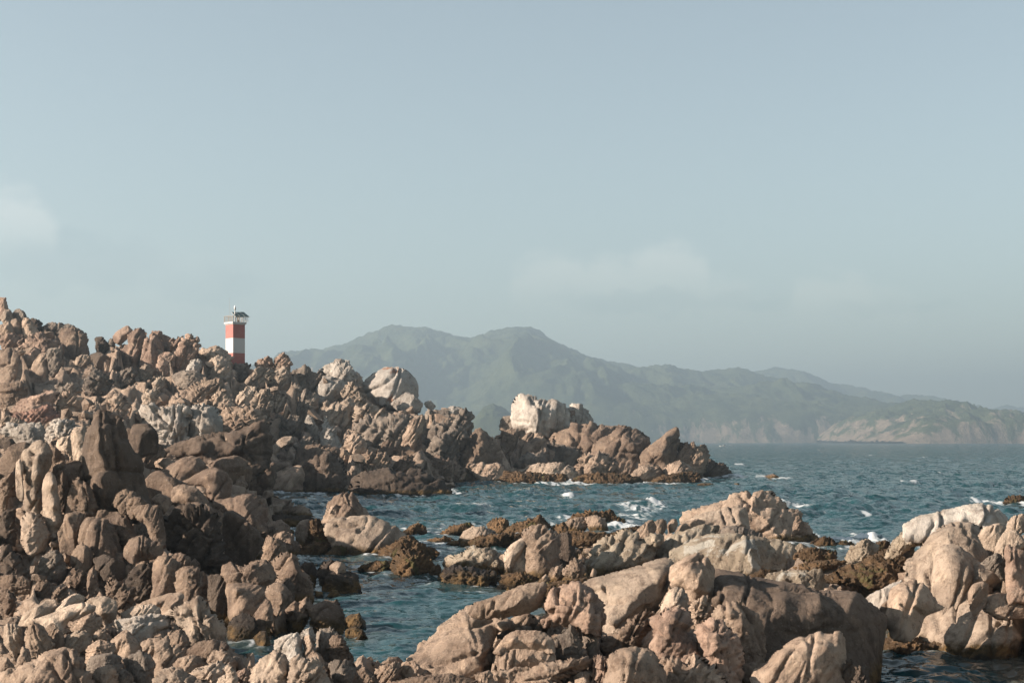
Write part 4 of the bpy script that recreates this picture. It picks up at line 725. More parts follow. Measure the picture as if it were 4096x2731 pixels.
    rock('B', "860,960 930,830 1000,780 1090,800 1175,860 1165,920 1050,950 900,960", 'pale', "row of bright slanting fins below the crinkled pale knob", Y=186, k=1.1, crag=.9, ja=58, cs=4, el=4)
    rock('B', "830,1020 900,930 1100,920 1180,880 1300,900 1460,880 1505,950 1490,1110 1350,1180 1200,1170 1000,1150 900,1080", 'grey', "dark fractured cliff above the left shore", Y=177, k=1.0, crag=.75, ja=58, cs=3.5)
    rock('B', "1290,1070 1350,960 1400,900 1470,880 1505,920 1460,1020 1390,1080", 'tan', "slanting rib with one bright edge on the fractured cliff", Y=172, k=1, crag=.2, ja=55)
    rock('B', "1480,900 1560,840 1680,820 1800,830 1880,850 1915,880 1922,960 1880,1050 1780,1080 1600,1120 1480,1130", 'grey', "dark rounded bluff ending the left shore cliff", Y=184, k=1.1, crag=.45)
    rock('B', "1670,835 1720,800 1800,803 1820,830 1800,860 1700,855", 'white', "pale cap stone on the dark rounded bluff", Y=185, k=1, crag=.15)
    rock('B', "1470,1200 1600,1050 1700,1030 1780,990 1830,1010 1825,1110 1760,1240 1600,1260", 'grey', "grey leaning ribs below the dark rounded bluff", Y=176, k=1.1, crag=.7, ja=55, cs=3, el=4)
    rock('B', "1765,1250 1790,1160 1880,1090 1940,1010 1980,1005 2050,1070 2130,1160 2215,1310 2100,1320 1950,1310 1850,1290", 'brown', "pyramid-shaped brown rock where shore and headland meet", Y=178, k=1.2, crag=.15, c="1960,1060,.5 1960,1180,1 1900,1250,.9 2080,1240,.6 1860,1180,.8", cr="1870,1120 1900,1220 | 1900,1110 1950,1210")
    rock('B', "1845,1310 1950,1290 2100,1300 2170,1310 2185,1430 2000,1420 1880,1360", 'tan', "tan shore step below the pyramid-shaped rock", Y=172, k=1, crag=.25)
    rock('B', "2172,1445 2190,1330 2260,1330 2360,1370 2360,1450", 'tan', "golden shore rock right of the tan shore step", wl=1445, k=1, crag=.3)
    rock('B', "1740,1430 1800,1380 1870,1370 1990,1400 2150,1420 2170,1450 1900,1450", 'weed', "weedy shelf at the waterline below the tan shore step", wl=1450, **W)
    rock('B', "135,1510 150,1420 220,1370 430,1300 465,1370 455,1490 442,1550 250,1545", 'tan', "pale rounded boulder on the left shore, golden at the waterline", wl=1545, k=1.1, crag=.06, tilt=.2, c="300,1420,.8 400,1400,1 300,1500,1")
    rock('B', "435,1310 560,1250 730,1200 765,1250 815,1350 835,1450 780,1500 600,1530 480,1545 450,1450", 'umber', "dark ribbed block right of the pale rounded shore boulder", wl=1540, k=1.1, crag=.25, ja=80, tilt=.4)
    rock('B', "780,1510 820,1440 880,1390 960,1370 1080,1350 1190,1330 1240,1350 1330,1380 1380,1330 1430,1320 1500,1360 1600,1430 1700,1500 1785,1560 1600,1562 1200,1555 900,1540", 'dark', "long low dark rock running out into the channel", wl=1560, k=1.2, crag=.3, tilt=.7, ja=15)
    rock('B', "930,1320 960,1240 1010,1180 1080,1200 1180,1220 1210,1330 1090,1370 980,1370", 'brown', "jointed brown outcrop above the long low dark rock", Y=152, k=1, crag=.9, ja=60)
    rock('B', "1110,1190 1140,1110 1180,1090 1235,1120 1215,1190", 'brown', "small brown peak under the fractured cliff", Y=165, k=1, crag=.3)
    rock('B', "1200,1330 1290,1240 1350,1230 1420,1270 1400,1330 1300,1380", 'brown', "brown broken rock right of the jointed outcrop", Y=153, k=1, crag=.6)
    rock('B', "780,1150 830,1060 880,1035 950,1060 995,1110 985,1170 860,1170", 'tan', "rounded tan boulder at the fractured cliff's left foot", Y=163, k=1.1, crag=.2, cr="830,1120 880,1070 900,1050")
    rock('B', "185,1160 230,1100 290,1065 360,1060 365,1110 280,1150 200,1190", 'pale', "log-shaped pale rock right of the long dark slab", Y=145, k=1.1, crag=.08)
    rock('B', "580,1110 620,1000 640,930 650,895 680,960 720,1000 785,1100 760,1140 650,1140", 'white', "white fin rock standing in the slope's lower right", Y=168, k=1.1, crag=.25, c="670,1020,.9 720,1080,.7")
    rock('B', "465,960 500,885 540,920 560,960 605,1010 560,1050 500,1000", 'white', "crumpled white stone left of the white fin", Y=170, k=1, crag=.9)
    rock('B', "345,1310 420,1180 500,1140 640,1150 755,1170 770,1230 560,1270 400,1340", 'brown', "flat brown slabs behind the dark ribbed block", Y=146, k=1, crag=.4, tilt=.9)
    rock('B', "365,1120 450,1100 530,1060 560,1100 500,1150 400,1170", 'grey', "grey flat rock right of the log-shaped rock", Y=152, k=1, crag=.4)
    rock('B', "0,1350 100,1290 200,1270 340,1300 200,1370 10,1420", 'brown', "flat sloping brown rock left of the shore boulder", Y=128, k=1, crag=.1, tilt=.9)
    rock('B', "-40,1545 -30,1450 80,1390 155,1400 150,1540", 'brown', "dark rounded rock at the water left of the shore boulder", Y=124, k=1, crag=.15)
    rock('B', "740,1180 790,1150 850,1200 850,1260 790,1270", 'brown', "small upright brown stone above the dark ribbed block", Y=150, k=1, crag=.2)
    rock('B', "1520,1290 1610,1220 1680,1270 1800,1300 1850,1360 1700,1410 1560,1370", 'brown', "weed-stained rubble rock left of the tan shore step", Y=165, k=1, crag=.9)
    rock('B', "-10,700 60,680 150,660 230,650 285,640 305,720 285,840 150,880 -10,900", 'pale', "draped, melted-looking pale rock on the slope", Y=184, k=1, crag=1.0, ja=80, cs=4)
    rock('B', "295,640 330,600 400,620 560,700 575,770 535,900 400,890 330,780", 'grey', "shaded grey wall left of the pale leaning slab", Y=190, k=.9, crag=.35, ja=80)
    rock('B', "130,960 250,900 420,900 470,960 430,1060 250,1070", 'grey', "grey broken bank in the slope's lower middle", Y=168, k=.9, crag=.9)
    rock('B', "-10,900 60,850 130,880 120,950 0,990", 'tan', "tan broken knob behind the long dark slab's tip", Y=165, k=1, crag=.8)
    # --- left hillside up to the ridge
    rock('A', "-10,240 -10,95 50,95 65,150 72,200 20,230", 'pink', "blunt pillar at the top of the left edge", Y=211, k=1, crag=.25)
    rock('A', "0,260 40,195 90,190 112,250 100,300 50,300", 'pale', "pale round boulder below the blunt pillar", Y=208, k=1.1, crag=.1)
    rock('A', "90,205 165,180 210,220 242,260 190,300 130,285 108,250", 'grey', "dark round boulder right of the pale round one", Y=209, k=1.1, crag=.15)
    rock('A', "88,340 95,280 140,270 182,310 182,380 130,385", 'tan', "small squarish tan boulder high on the left", Y=205, k=1.1, crag=.1)
    rock('A', "178,300 210,260 260,280 335,380 320,425 240,430 190,370", 'tan', "egg-shaped leaning boulder high on the left", Y=204, k=1.1, crag=.15)
    rock('A', "240,260 300,265 365,300 340,345 280,340", 'dark', "dark grassy hump right of the egg-shaped boulder", Y=207, k=1, crag=.2)
    rock('A', "-10,400 -10,330 70,300 115,340 125,390 50,405", 'tan', "tan boulder at the left edge below the pale round one", Y=203, k=1, crag=.2)
    rock('A', "320,360 370,300 450,300 600,320 700,370 745,440 740,480 600,400 520,400 400,400", 'grey', "long grey ridge rock at the upper left skyline", gf=.35, Y=207, k=1, crag=.3)
    rock('A', "505,420 540,350 640,350 740,410 752,570 640,575 560,560 520,470", 'brown', "large brown squared block under the grey ridge rock", Y=200, k=1.1, crag=.15, c="680,400,.7 680,540,1 580,440,.75 590,540,.8", cr="660,360 670,470 650,560")
    rock('A', "806,500 815,430 890,425 902,460 942,480 900,530 830,530", 'dark', "dark cube standing on the skyline left of the tilted cube", gf=.35, Y=204, k=1.1, crag=.15)
    rock('A', "915,485 940,435 980,440 985,500", 'grey', "small grey stone beside the tilted cube", gf=.35, Y=204, k=1, crag=.2)
    rock('A', "968,420 1000,380 1090,325 1146,385 1080,440 1030,497 980,462", 'pink', "tilted cube boulder balanced on the ridge", gf=.35, Y=203, k=1.3, crag=.06, c="1030,440,.9 1090,380,.8 1010,400,.7", sink=0)
    rock('A', "1035,660 1040,520 1090,480 1100,420 1160,370 1220,360 1255,400 1235,450 1205,520 1185,710 1080,710", 'pink', "tall reddish outcrop under the tilted cube", Y=200, k=1.0, crag=.3, ja=80, c="1160,440,.8 1120,600,1 1190,560,.9", cr="1190,480 1195,690")
    rock('A', "1195,700 1200,520 1260,430 1330,430 1395,480 1405,560 1365,610 1355,710 1260,710", 'pink', "reddish wall right of the tall outcrop, shaded below", Y=199, k=1.0, crag=.15, ja=85)
    rock('A', "1250,440 1300,380 1380,390 1455,430 1470,510 1425,570 1390,500 1330,450", 'pink', "jagged crest above the reddish wall", Y=202, k=1, crag=1.0, cs=4)
    rock('A', "1345,710 1350,590 1400,560 1485,570 1495,660 1440,720", 'pink', "squat pink boulder at the reddish wall's right foot", Y=194, k=1.1, crag=.25)
    rock('A', "1480,720 1480,600 1540,500 1600,420 1685,450 1695,530 1650,620 1590,720", 'pink', "tall rough pale-pink rock in the ridge's middle", Y=196, k=1.0, crag=.6, ja=70)
    rock('A', "1440,560 1450,450 1520,430 1600,430 1560,500 1490,600", 'pink', "rugged knobs left of the tall rough rock", Y=200, k=1, crag=1.0)
    rock('A', "1585,715 1630,620 1720,610 1725,715 1660,745", 'white', "pale square boulder at the tall rough rock's foot", Y=191, k=1.1, crag=.12)
    rock('A', "1755,760 1790,620 1860,595 1950,620 2000,720 1930,770 1800,785", 'pale', "broad pale boulder in front of the lighthouse", Y=193, k=1.1, crag=.3, c="1850,640,.9 1880,720,1 1950,680,.7")
    rock('A', "1680,590 1720,510 1800,530 1880,500 1950,525 1985,570 1990,630 1860,630 1780,640", 'pale', "serrated pale crest hiding the lighthouse's left foot", Y=199, k=1, crag=1.0, cs=4.5)
    rock('A', "1985,690 2000,655 2050,660 2110,630 2140,670 2110,760 2040,770", 'grey', "grey broken rock at the foot of the lighthouse", Y=199, k=1, crag=.8)
    rock('A', "1980,900 2080,780 2180,700 2280,680 2352,700 2310,820 2190,880 2070,940", 'pale', "slanting stack of pale slabs on the ridge's right slope", Y=190, k=1, crag=.8, ja=45, cs=3.5, el=3)
    rock('A', "160,505 250,430 350,400 400,450 530,460 528,550 400,540 250,520", 'pink', "pinkish ledge under the egg-shaped boulder", Y=196, k=1, crag=.6, tilt=.6)
    rock('A', "0,440 60,400 200,400 210,440 150,490 0,500", 'pink', "pinkish broken ledge at the left edge", Y=199, k=1, crag=.7, tilt=.6)
    rock('A', "-10,810 -10,540 100,530 180,560 198,700 165,790 100,840", 'tan', "big shaded block at the left edge of the upper slope", Y=186, k=.9, crag=.15, c="60,640,.9 140,640,.9 120,760,.8", cr="100,540 80,640 0,680")
    rock('A', "185,640 210,540 280,520 345,540 330,620 220,655", 'pink', "pinkish boulder right of the big shaded block", Y=188, k=1.1, crag=.12)
    rock('A', "235,740 290,640 340,570 410,560 445,650 415,760 300,775", 'tan', "tan triangular block with one flat face on the upper slope", Y=184, k=1.1, crag=.1, c="350,620,.9 380,720,.9 310,720,.8")
    rock('A', "395,570 420,530 520,520 532,580 495,700 440,740 405,640", 'grey', "blue-grey striped block beside the tan triangular one", Y=183, k=1, crag=.3, ja=60)
    rock('A', "620,630 690,580 760,590 782,640 700,690", 'pale', "small pale two-lobed stone under the brown squared block", Y=190, k=1.1, crag=.4)
    rock('A', "755,580 850,550 940,600 955,670 850,680", 'dark', "smooth dark boulder in the hollow under the skyline", Y=194, k=1.1, crag=.06)
    rock('A', "-10,980 -10,830 150,810 240,830 235,910 150,980 60,1010", 'brown', "brown overhung ledge at the left edge, mid slope", Y=158, k=1, crag=.4, ja=8)
    rock('A', "65,1040 200,960 400,890 500,900 480,970 420,1060 250,1080 100,1100", 'pink', "smooth pinkish slab lying on the mid slope", Y=148, k=1.1, crag=.3, ja=20, tilt=1.0)
    rock('A', "465,1030 540,910 620,890 645,960 740,950 765,1050 640,1100", 'tan', "tan broken block right of the pinkish slab", Y=149, k=1, crag=.5)
    rock('A', "50,1120 250,1050 420,1010 545,1080 520,1140 300,1160 100,1170", 'rust', "rust-red crumbly rock bed on the mid slope", Y=140, k=1, crag=.9, tilt=1.0, cs=4)
    rock('A', "1155,760 1200,680 1240,650 1315,700 1290,760", 'pale', "small pale peak below the reddish wall", Y=188, k=1, crag=.4)
    rock('A', "1470,750 1560,710 1680,720 1790,780 1660,840 1520,820", 'grey', "rounded dark-grey boulder in the upper slope's middle", Y=182, k=1.1, crag=.15)
    rock('A', "860,1000 950,930 1050,940 1135,980 1100,1080 950,1080", 'tan', "tan cracked mound in the slope's middle", Y=152, k=1, crag=.6)
    rock('A', "1205,950 1260,870 1320,880 1355,930 1310,1010 1230,1000", 'pale', "round crackled boulder in the slope's middle", Y=158, k=1.1, crag=.5)
    rock('A', "1540,960 1640,860 1750,790 1850,780 1860,870 1790,950 1650,990", 'tan', "slanting ridged outcrop right of the rounded dark-grey boulder", Y=170, k=1, crag=.8, ja=42, el=3.5)
    rock('A', "1300,820 1370,760 1420,780 1400,840 1320,880", 'pale', "small bright stone left of the slanting ridged outcrop", Y=176, k=1, crag=.4)
    rock('A', "1790,960 1880,890 1995,960 2000,1030 1850,1040", 'tan', "shaded tan block below the slanting ridged outcrop", Y=163, k=1, crag=.4)
    rock('A', "1990,980 2060,900 2130,850 2185,860 2140,970 2120,1040 2020,1050", 'pale', "pale wedge at the slope's right middle", Y=166, k=1, crag=.3)
    rock('A', "2120,1020 2200,890 2290,870 2345,960 2310,1080 2160,1100", 'pale', "fluted pale rock right of the pale wedge", Y=164, k=1, crag=1.0, ja=75, cs=4)
    rock('A', "970,780 1050,700 1130,690 1170,740 1130,800 1020,830", 'grey', "grey mottled outcrop in the shaded hollow", Y=180, k=1, crag=.7)
    rock('A', "680,800 780,720 880,740 980,800 900,880 760,880", 'grey', "grey-green broken mound in the shaded upper slope", Y=172, k=1, crag=.9)
    rock('A', "450,840 560,810 680,830 700,900 560,930", 'grey', "low grey lump above the pinkish slab", Y=165, k=1, crag=.6)
    rock('A', "1205,1100 1220,1030 1330,1020 1460,1030 1560,1010 1645,1050 1610,1320 1480,1340 1350,1330 1345,1220 1280,1170", 'white', "bleached outcrop split into blocks, behind the left stack", Y=112, k=1.0, crag=.8, ja=80, cs=3, cr="1350,1080 1450,1150 1400,1280 | 1500,1150 1430,1180 | 1560,1180 1570,1310 | 1500,1200 1510,1310")
    rock('A', "1590,1310 1620,1050 1720,1000 1840,1020 1900,1120 1905,1270 1760,1310 1640,1330", 'white', "bleached wall with a flat shaded face, right of the split outcrop", Y=113, k=1.0, crag=.25, ja=85, c="1720,1100,.9 1700,1250,1 1840,1150,.7 1660,1150,.8", cr="1710,1060 1690,1280")
    rock('A', "1875,1100 2000,1020 2120,1030 2210,1060 2272,1110 2200,1190 1990,1240 1900,1220", 'tan', "tan slanting ledge right of the bleached wall", Y=124, k=1, crag=.5, ja=25, tilt=.6)
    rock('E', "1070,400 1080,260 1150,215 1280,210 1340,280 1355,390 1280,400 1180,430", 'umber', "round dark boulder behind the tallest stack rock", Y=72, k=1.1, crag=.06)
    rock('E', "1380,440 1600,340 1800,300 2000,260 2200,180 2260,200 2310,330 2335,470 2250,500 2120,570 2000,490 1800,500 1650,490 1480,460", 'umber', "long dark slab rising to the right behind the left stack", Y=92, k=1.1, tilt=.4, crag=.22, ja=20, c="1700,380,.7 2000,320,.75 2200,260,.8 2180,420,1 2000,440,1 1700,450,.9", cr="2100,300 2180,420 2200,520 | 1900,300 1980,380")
    rock('E', "1155,500 1230,420 1380,380 1425,460 1345,520 1270,540 1230,520", 'brown', "dark slabby block at the long dark slab's left end", Y=78, k=1, crag=.25)
    rock('E', "1295,560 1360,500 1450,500 1485,550 1400,600", 'tan', "small tan stone under the dark slabby block", Y=73, k=1, crag=.2)
    rock('E', "1385,610 1450,560 1570,490 1680,480 1755,540 1775,590 1690,660 1560,710 1450,670", 'brown', "tilted brown cube with one sunlit face below the long dark slab", Y=70, k=1.2, crag=.08, c="1570,540,.8 1680,620,.8 1660,520,.7 1480,620,.7")
    rock('E', "1780,570 1880,500 2020,480 2100,500 2155,600 2120,700 1980,670 1880,610", 'brown', "rounded brown boulder with lit crown below the long dark slab", Y=74, k=1.1, crag=.08)
    rock('E', "1555,710 1700,620 1830,575 1940,630 1985,700 1960,810 1850,850 1780,820 1765,740", 'brown', "wedge boulder with bright left facet and black right side", Y=66, k=1.2, crag=.06, c="1770,660,.8 1775,790,1 1850,620,.6 1880,740,.5", sink=.1)
    rock('E', "1235,680 1300,620 1370,600 1450,650 1610,720 1520,810 1400,850 1300,830", 'brown', "humped brown boulder right of the tallest stack rock", Y=60, k=1.1, crag=.08)
    rock('E', "1462,870 1480,750 1540,720 1650,740 1720,780 1785,880 1700,920 1560,880", 'tan', "tan boulder with sunlit left cheek above the rough dark wall", Y=57, k=1.1, crag=.1, c="1560,790,.9 1600,850,1 1690,840,.7")
    rock('E', "1295,840 1360,800 1440,830 1475,880 1400,930 1340,890", 'tan', "small tan stone beside the rounded brown blocks", Y=53, k=1, crag=.2)
    rock('E', "1780,920 1850,850 2000,840 2150,800 2185,830 2275,880 2285,1060 2200,1060 2000,1020 1900,950", 'brown', "brown flat-topped block standing at the channel water", Y=64, k=1.1, crag=.15, c="2170,850,.7 2180,1000,.9 2000,920,.8")
    rock('E', "-10,270 60,210 200,200 340,200 375,260 365,380 200,370 100,330", 'white', "white ledge at the left edge above the left stack", Y=76, k=1.0, crag=.5, ja=5, c="250,240,.7 270,340,1 120,270,.8")
    rock('E', "365,260 450,160 560,150 665,190 645,270 600,320 480,340 380,320", 'white', "white shattered rubble rock above the left stack", Y=78, k=1, crag=1.2, cs=5)
    rock('E', "455,410 500,340 600,300 625,400 645,500 560,440", 'pale', "pale rock left of the half-hidden pale one", Y=60, k=1, crag=.3)
    rock('E', "-10,500 60,400 200,360 285,400 250,510 130,570 100,620 -10,700", 'brown', "dark humped rock at the left edge beside the pale pillars", Y=58, k=1, crag=.15)
    rock('E', "-10,385 -10,320 100,330 135,375 60,410", 'dark', "small dark rock at the left edge under the white ledge", Y=66, k=1, crag=.15)
    rock('E', "-10,200 60,140 160,150 230,200 100,230 -10,240", 'pale', "pale crumbly rock at the left edge above the white ledge", Y=88, k=1, crag=.9)
    rock('E', "2110,720 2180,600 2300,560 2352,540 2352,700 2290,790 2160,790", 'brown', "brown slope rock by the small inlet, left shore", Y=100, k=1, crag=.12, tilt=.5)
# ------------------------------------------------------------------ ground under the rocks
def ground_height(x, y):
    """inverse-distance blend of the rock feet and the sea bed, in a space that shrinks with distance"""
    K = np.array(GROUND + WATER_BED)
    a = np.stack([K[:, 0] / K[:, 1] * 9, np.log(K[:, 1]) * 3.2], 1); z = K[:, 2]
    b = np.stack([x / y * 9, np.log(y) * 3.2], 1)
    out = np.zeros(len(b))
    for i in range(0, len(b), 20000):
        d2 = ((b[i:i + 20000, None, :] - a[None]) ** 2).sum(2)
        w_ = 1 / (d2 + .004) ** 2
        out[i:i + 20000] = (w_ * z).sum(1) / w_.sum(1)
    return out
WATER_BED = []
for (px, py) in [(1500, 2100), (1700, 2050), (1900, 2060), (2150, 2000), (2350, 1980), (2600, 2000), (1450, 2440), (1600, 2480), (1750, 2380), (1650, 2560), (1500, 2600), (1450, 2640), (1420, 2500), (1250, 2250),
                 (1420, 2290), (1700, 2150), (1600, 2130), (3500, 2050), (3800, 2000), (3300, 2020), (3000, 1900), (3500, 1850), (2500, 1930), (1900, 1960), (2300, 1950), (1700, 1985), (1300, 1990), (1200, 2030),
                 (1120, 2000), (3700, 2660), (3600, 2700), (3950, 2705), (3420, 2140), (3550, 2150), (1850, 2400), (2000, 2420), (1350, 2400), (1330, 2560), (1000, 2620), (960, 2640), (1100, 2560), (3000, 1840), (2500, 1880),
                 (3300, 1800), (4000, 1800), (4200, 1900), (4300, 2050), (3520, 2680), (3480, 2650), (3560, 2640), (3650, 2645), (3750, 2670), (3850, 2690), (3600, 2625), (3450, 2700), (2850, 1850), (1250, 2040), (1330, 2010)]:
    Yw = HC * F / (py - HY); q = at(px, py, Yw); q[2] = -2.2; WATER_BED.append(q)
for px in range(2960, 4400, 110):
    for py in (1850, 1870, 1890, 1915, 1945, 1975, 2010):
        if px > 3550 or py < 1960 or px < 3300:
            q = at(px, py, HC * F / (py - HY)); q[2] = -2.2
            if not (py > 1940 and px < 3300): WATER_BED.append(q)
for px in range(1550, 2800, 110):
    for py in (1958, 1980, 2010, 2045):
        q = at(px, py, HC * F / (py - HY)); q[2] = -2.2; WATER_BED.append(q)
def build_ground():
    ys = np.exp(np.arange(math.log(14), math.log(262), .0055)); ts = np.linspace(-.46, .46, 560)
    Tm, Ym = np.meshgrid(ts, ys); x = (Tm * Ym).ravel(); y = Ym.ravel()
    z = ground_height(x, y)
    land = np.clip((z + .6) / 1.2, 0, 1)
    sz = np.interp(y, [0, 60, 110], [.010, .010, .004]) * y
    z = z - .8 * sz * land - .15
    V = np.stack([x, y, z], 1)
    ny, nx = Tm.shape; I = np.arange(len(V)).reshape(ny, nx)
    Q = np.stack([I[:-1, :-1].ravel(), I[:-1, 1:].ravel(), I[1:, 1:].ravel(), I[1:, :-1].ravel()], 1)
    n = vnormals(V, Q)
    lp = np.stack([x / y * 9, np.log(y) * 9, z / y * 9], 1)
    D = displace(lp * 1.6, 1.0, 900, .8, 52, 2.6, .06, .03)
    n[:, 1] -= .5
    V = V + n * (D * y * .07 * land)[:, None]
    # nor rises above the rocks' skyline
    cx = np.arange(-400, 4500, 4.0); env = np.full(len(cx), 1740.0)
    for raw, Yf, vb in CAPS:
        for k in range(len(raw)):
            (x1, y1), (x2, y2) = raw[k], raw[(k + 1) % len(raw)]
            if abs(x2 - x1) < 1e-6: continue
            t = (cx - x1) / (x2 - x1); m = (t >= 0) & (t <= 1)
            env[m] = np.minimum(env[m], y1 + t[m] * (y2 - y1))
    e2 = env.copy()
    for sft in range(-5, 6): e2 = np.maximum(e2, np.roll(env, sft))
    gpx = HX + V[:, 0] / V[:, 1] * F
    V[:, 2] = np.minimum(V[:, 2], HC + (HY - np.interp(gpx, cx, e2) - 14) * V[:, 1] / F)
    # the ground never hides the foot of a rock that stands behind it
    gpx = HX + V[:, 0] / V[:, 1] * F
    order = np.argsort(gpx); sx = gpx[order]
    for raw, Yf, vb in CAPS:
        a, b = np.searchsorted(sx, raw[:, 0].min()), np.searchsorted(sx, raw[:, 0].max())
        i = order[a:b]; i = i[V[i, 1] < Yf]
        if not len(i): continue
        lowb = np.full(len(i), -1e9); X_ = gpx[i]
        for k in range(len(raw)):
            (x1, y1), (x2, y2) = raw[k], raw[(k + 1) % len(raw)]
            if abs(x2 - x1) < 1e-6: continue
            t = (X_ - x1) / (x2 - x1); m = (t >= 0) & (t <= 1)
            lowb[m] = np.maximum(lowb[m], y1 + t[m] * (y2 - y1))
        zc = HC + (HY - lowb) * V[i, 1] / F - .004 * V[i, 1]
        V[i, 2] = np.minimum(V[i, 2], np.maximum(zc, -3.0))
    Q = Q[(V[Q, 2] > -1.2).any(1)]
    o = link('rocky_ground', mesh_np('rocky_ground', V, Q, MATS['tan'])); o['grain'] = .3
    tag(o, kind='structure')
    return V, n, land
# ------------------------------------------------------------------ loose rubble between the boulders
def build_rubble(V, land):
    base = []
    import bmesh
    for k in range(10):
        bm = bmesh.new(); bmesh.ops.create_icosphere(bm, subdivisions=1, radius=1)
        v = np.array([q.co[:] for q in bm.verts]); f = np.array([[q.index for q in p.verts] for p in bm.faces]); bm.free()
        nn = v / np.linalg.norm(v, axis=1)[:, None]
        rg = np.random.default_rng(50 + k)
        for _ in range(9):          # knock flat faces off
            pl = rg.normal(size=3); pl /= np.linalg.norm(pl); dd = v @ pl - rg.uniform(.4, .75)
            v = v - np.clip(dd, 0, None)[:, None] * pl
        v = v * (1 + .22 * noise3(nn * 2.2 + k * 3, k))[:, None]
        base.append((v, f))
    rg = np.random.default_rng(3)
    ok = np.where((land > .8) & (V[:, 2] > .3))[0]
    yy = V[ok, 1]; xx = V[ok, 0]
    sel = ((xx / yy < .03) & (yy > 38)) | (yy < 42)
    ok = ok[sel & (yy < 215)]
    VV, FF, off = [], [], 0
    for i in rg.choice(ok, 2200, replace=False):
        v, f = base[rg.integers(10)]
        s = V[i, 1] * rg.uniform(.0018, .0062) * (1.5 if rg.random() < .12 else 1)
        e = rg.uniform(0, 6.3, 3); ca, sa = math.cos(e[0]), math.sin(e[0]); cb, sb = math.cos(e[1] * .15), math.sin(e[1] * .15)
        Rm = np.array([[ca, -sa, 0], [sa, ca, 0], [0, 0, 1]]) @ np.array([[cb, 0, sb], [0, 1, 0], [-sb, 0, cb]])
        p = (v * np.array([1.1, 1.0, rg.uniform(.6, 1.1)]) * s) @ Rm.T + V[i] + np.array([0, -.2 * s, .2 * s])
        VV.append(p); FF.append(f + off); off += len(v)
    me = mesh_np('rubble', np.concatenate(VV), np.concatenate(FF), MATS['tan'], smooth=False)
    o = link('rubble', me); o['grain'] = .45
    tag(o, 'loose broken rock filling the gaps between the boulders', 'rubble', kind='stuff')

# ------------------------------------------------------------------ sea
def ocean_tile(n, size, wind, seed, lo, hi, wdir):
    rg = np.random.default_rng(seed)
    k1 = np.fft.fftfreq(n, size / n) * 2 * math.pi
    kx, ky = np.meshgrid(k1, k1); kk = np.hypot(kx, ky); kk[0, 0] = 1
    Lw = wind ** 2 / 9.81
    cs = (kx * wdir[0] + ky * wdir[1]) / kk
    ph = np.exp(-1 / (kk * Lw) ** 2) / kk ** 4 * (.25 + .75 * cs ** 2)
    lam = 2 * math.pi / kk
    ph *= np.exp(-(lam / hi) ** 2 * .3) * (lam > lo); ph[0, 0] = 0
    A = np.sqrt(ph) * (rg.normal(size=(n, n)) + 1j * rg.normal(size=(n, n)))
    h = np.fft.ifft2(A).real
    dx = np.fft.ifft2(-1j * kx / kk * A).real; dy = np.fft.ifft2(-1j * ky / kk * A).real
    s = h.std(); return h / s, dx / s, dy / s
def sample(tile, x, y, size):
    n = tile.shape[0]
    u = (x / size % 1) * n; v = (y / size % 1) * n
    i = np.floor(u).astype(int); j = np.floor(v).astype(int); fu = u - i; fv = v - j
    i %= n; j %= n; i1 = (i + 1) % n; j1 = (j + 1) % n
    return (tile[j, i] * (1 - fu) + tile[j, i1] * fu) * (1 - fv) + (tile[j1, i] * (1 - fu) + tile[j1, i1] * fu) * fv
FOAM = [  # photo px: centre, half width, half height, strength, lift in m
    ('I', 540, 145, 170, 22, .8, .12), ('I', 430, 135, 35, 26, 1.0, .35), ('I', 830, 165, 150, 12, .6, .08), ('I', 1060, 410, 110, 38, 1.2, .55), ('I', 850, 425, 150, 25, .8, .25),
    ('I', 2020, 118, 120, 20, 1.0, .3), ('I', 1940, 108, 40, 22, 1.0, .35), ('I', 2260, 135, 60, 10, .8, .1),
    ('H', 1250, 270, 170, 30, 1.0, .45), ('H', 1420, 245, 70, 32, 1.1, .6), ('H', 1560, 310, 170, 14, .7, .15), ('H', 1170, 440, 150, 40, 1.0, .35), ('H', 1270, 350, 120, 22, .6, .1), ('H', 680, 168, 50, 20, 1.1, .4),
    ('C', 610, 1345, 40, 18, 1.2, .8), ('C', 720, 1358, 120, 8, .8, .2), ('C', 1700, 1322, 60, 16, 1.1, .7), ('C', 1500, 1340, 140, 9, .8, .3), ('C', 1170, 1290, 40, 20, .9, .8),
    ('G', 220, 255, 85, 18, 1.0, .35), ('G', 300, 145, 70, 14, 1.0, .4), ('G', 620, 140, 110, 18, 1.0, .45), ('G', 930, 148, 120, 10, .9, .25), ('G', 1420, 140, 70, 20, 1.1, .5), ('G', 1570, 163, 90, 8, .8, .2), ('G', 160, 150, 90, 10, .8, .2),
    ('B', 1800, 1445, 90, 10, .9, .3), ('G', 120, 215, 70, 14, .7, .2), ('G', 1830, 525, 50, 12, .4, .05), ('G', 1980, 990, 120, 12, .3, .02), ('D', 190, 880, 60, 14, .8, .3), ('D', 640, 648, 14, 3, 1., .3), ('D', 1970, 626, 18, 4, 1., .4),
    ('D', 330, 1440, 40, 12, .6, .1), ('G', 720, 1010, 90, 16, .25, .02), ('L', 300, 660, 120, 50, .35, .03), ('J', 760, 350, 200, 10, .3, .02), ('D', 985, 1188, 30, 7, .9, .2), ('C', 2300, 1300, 50, 8, .7, .2)]
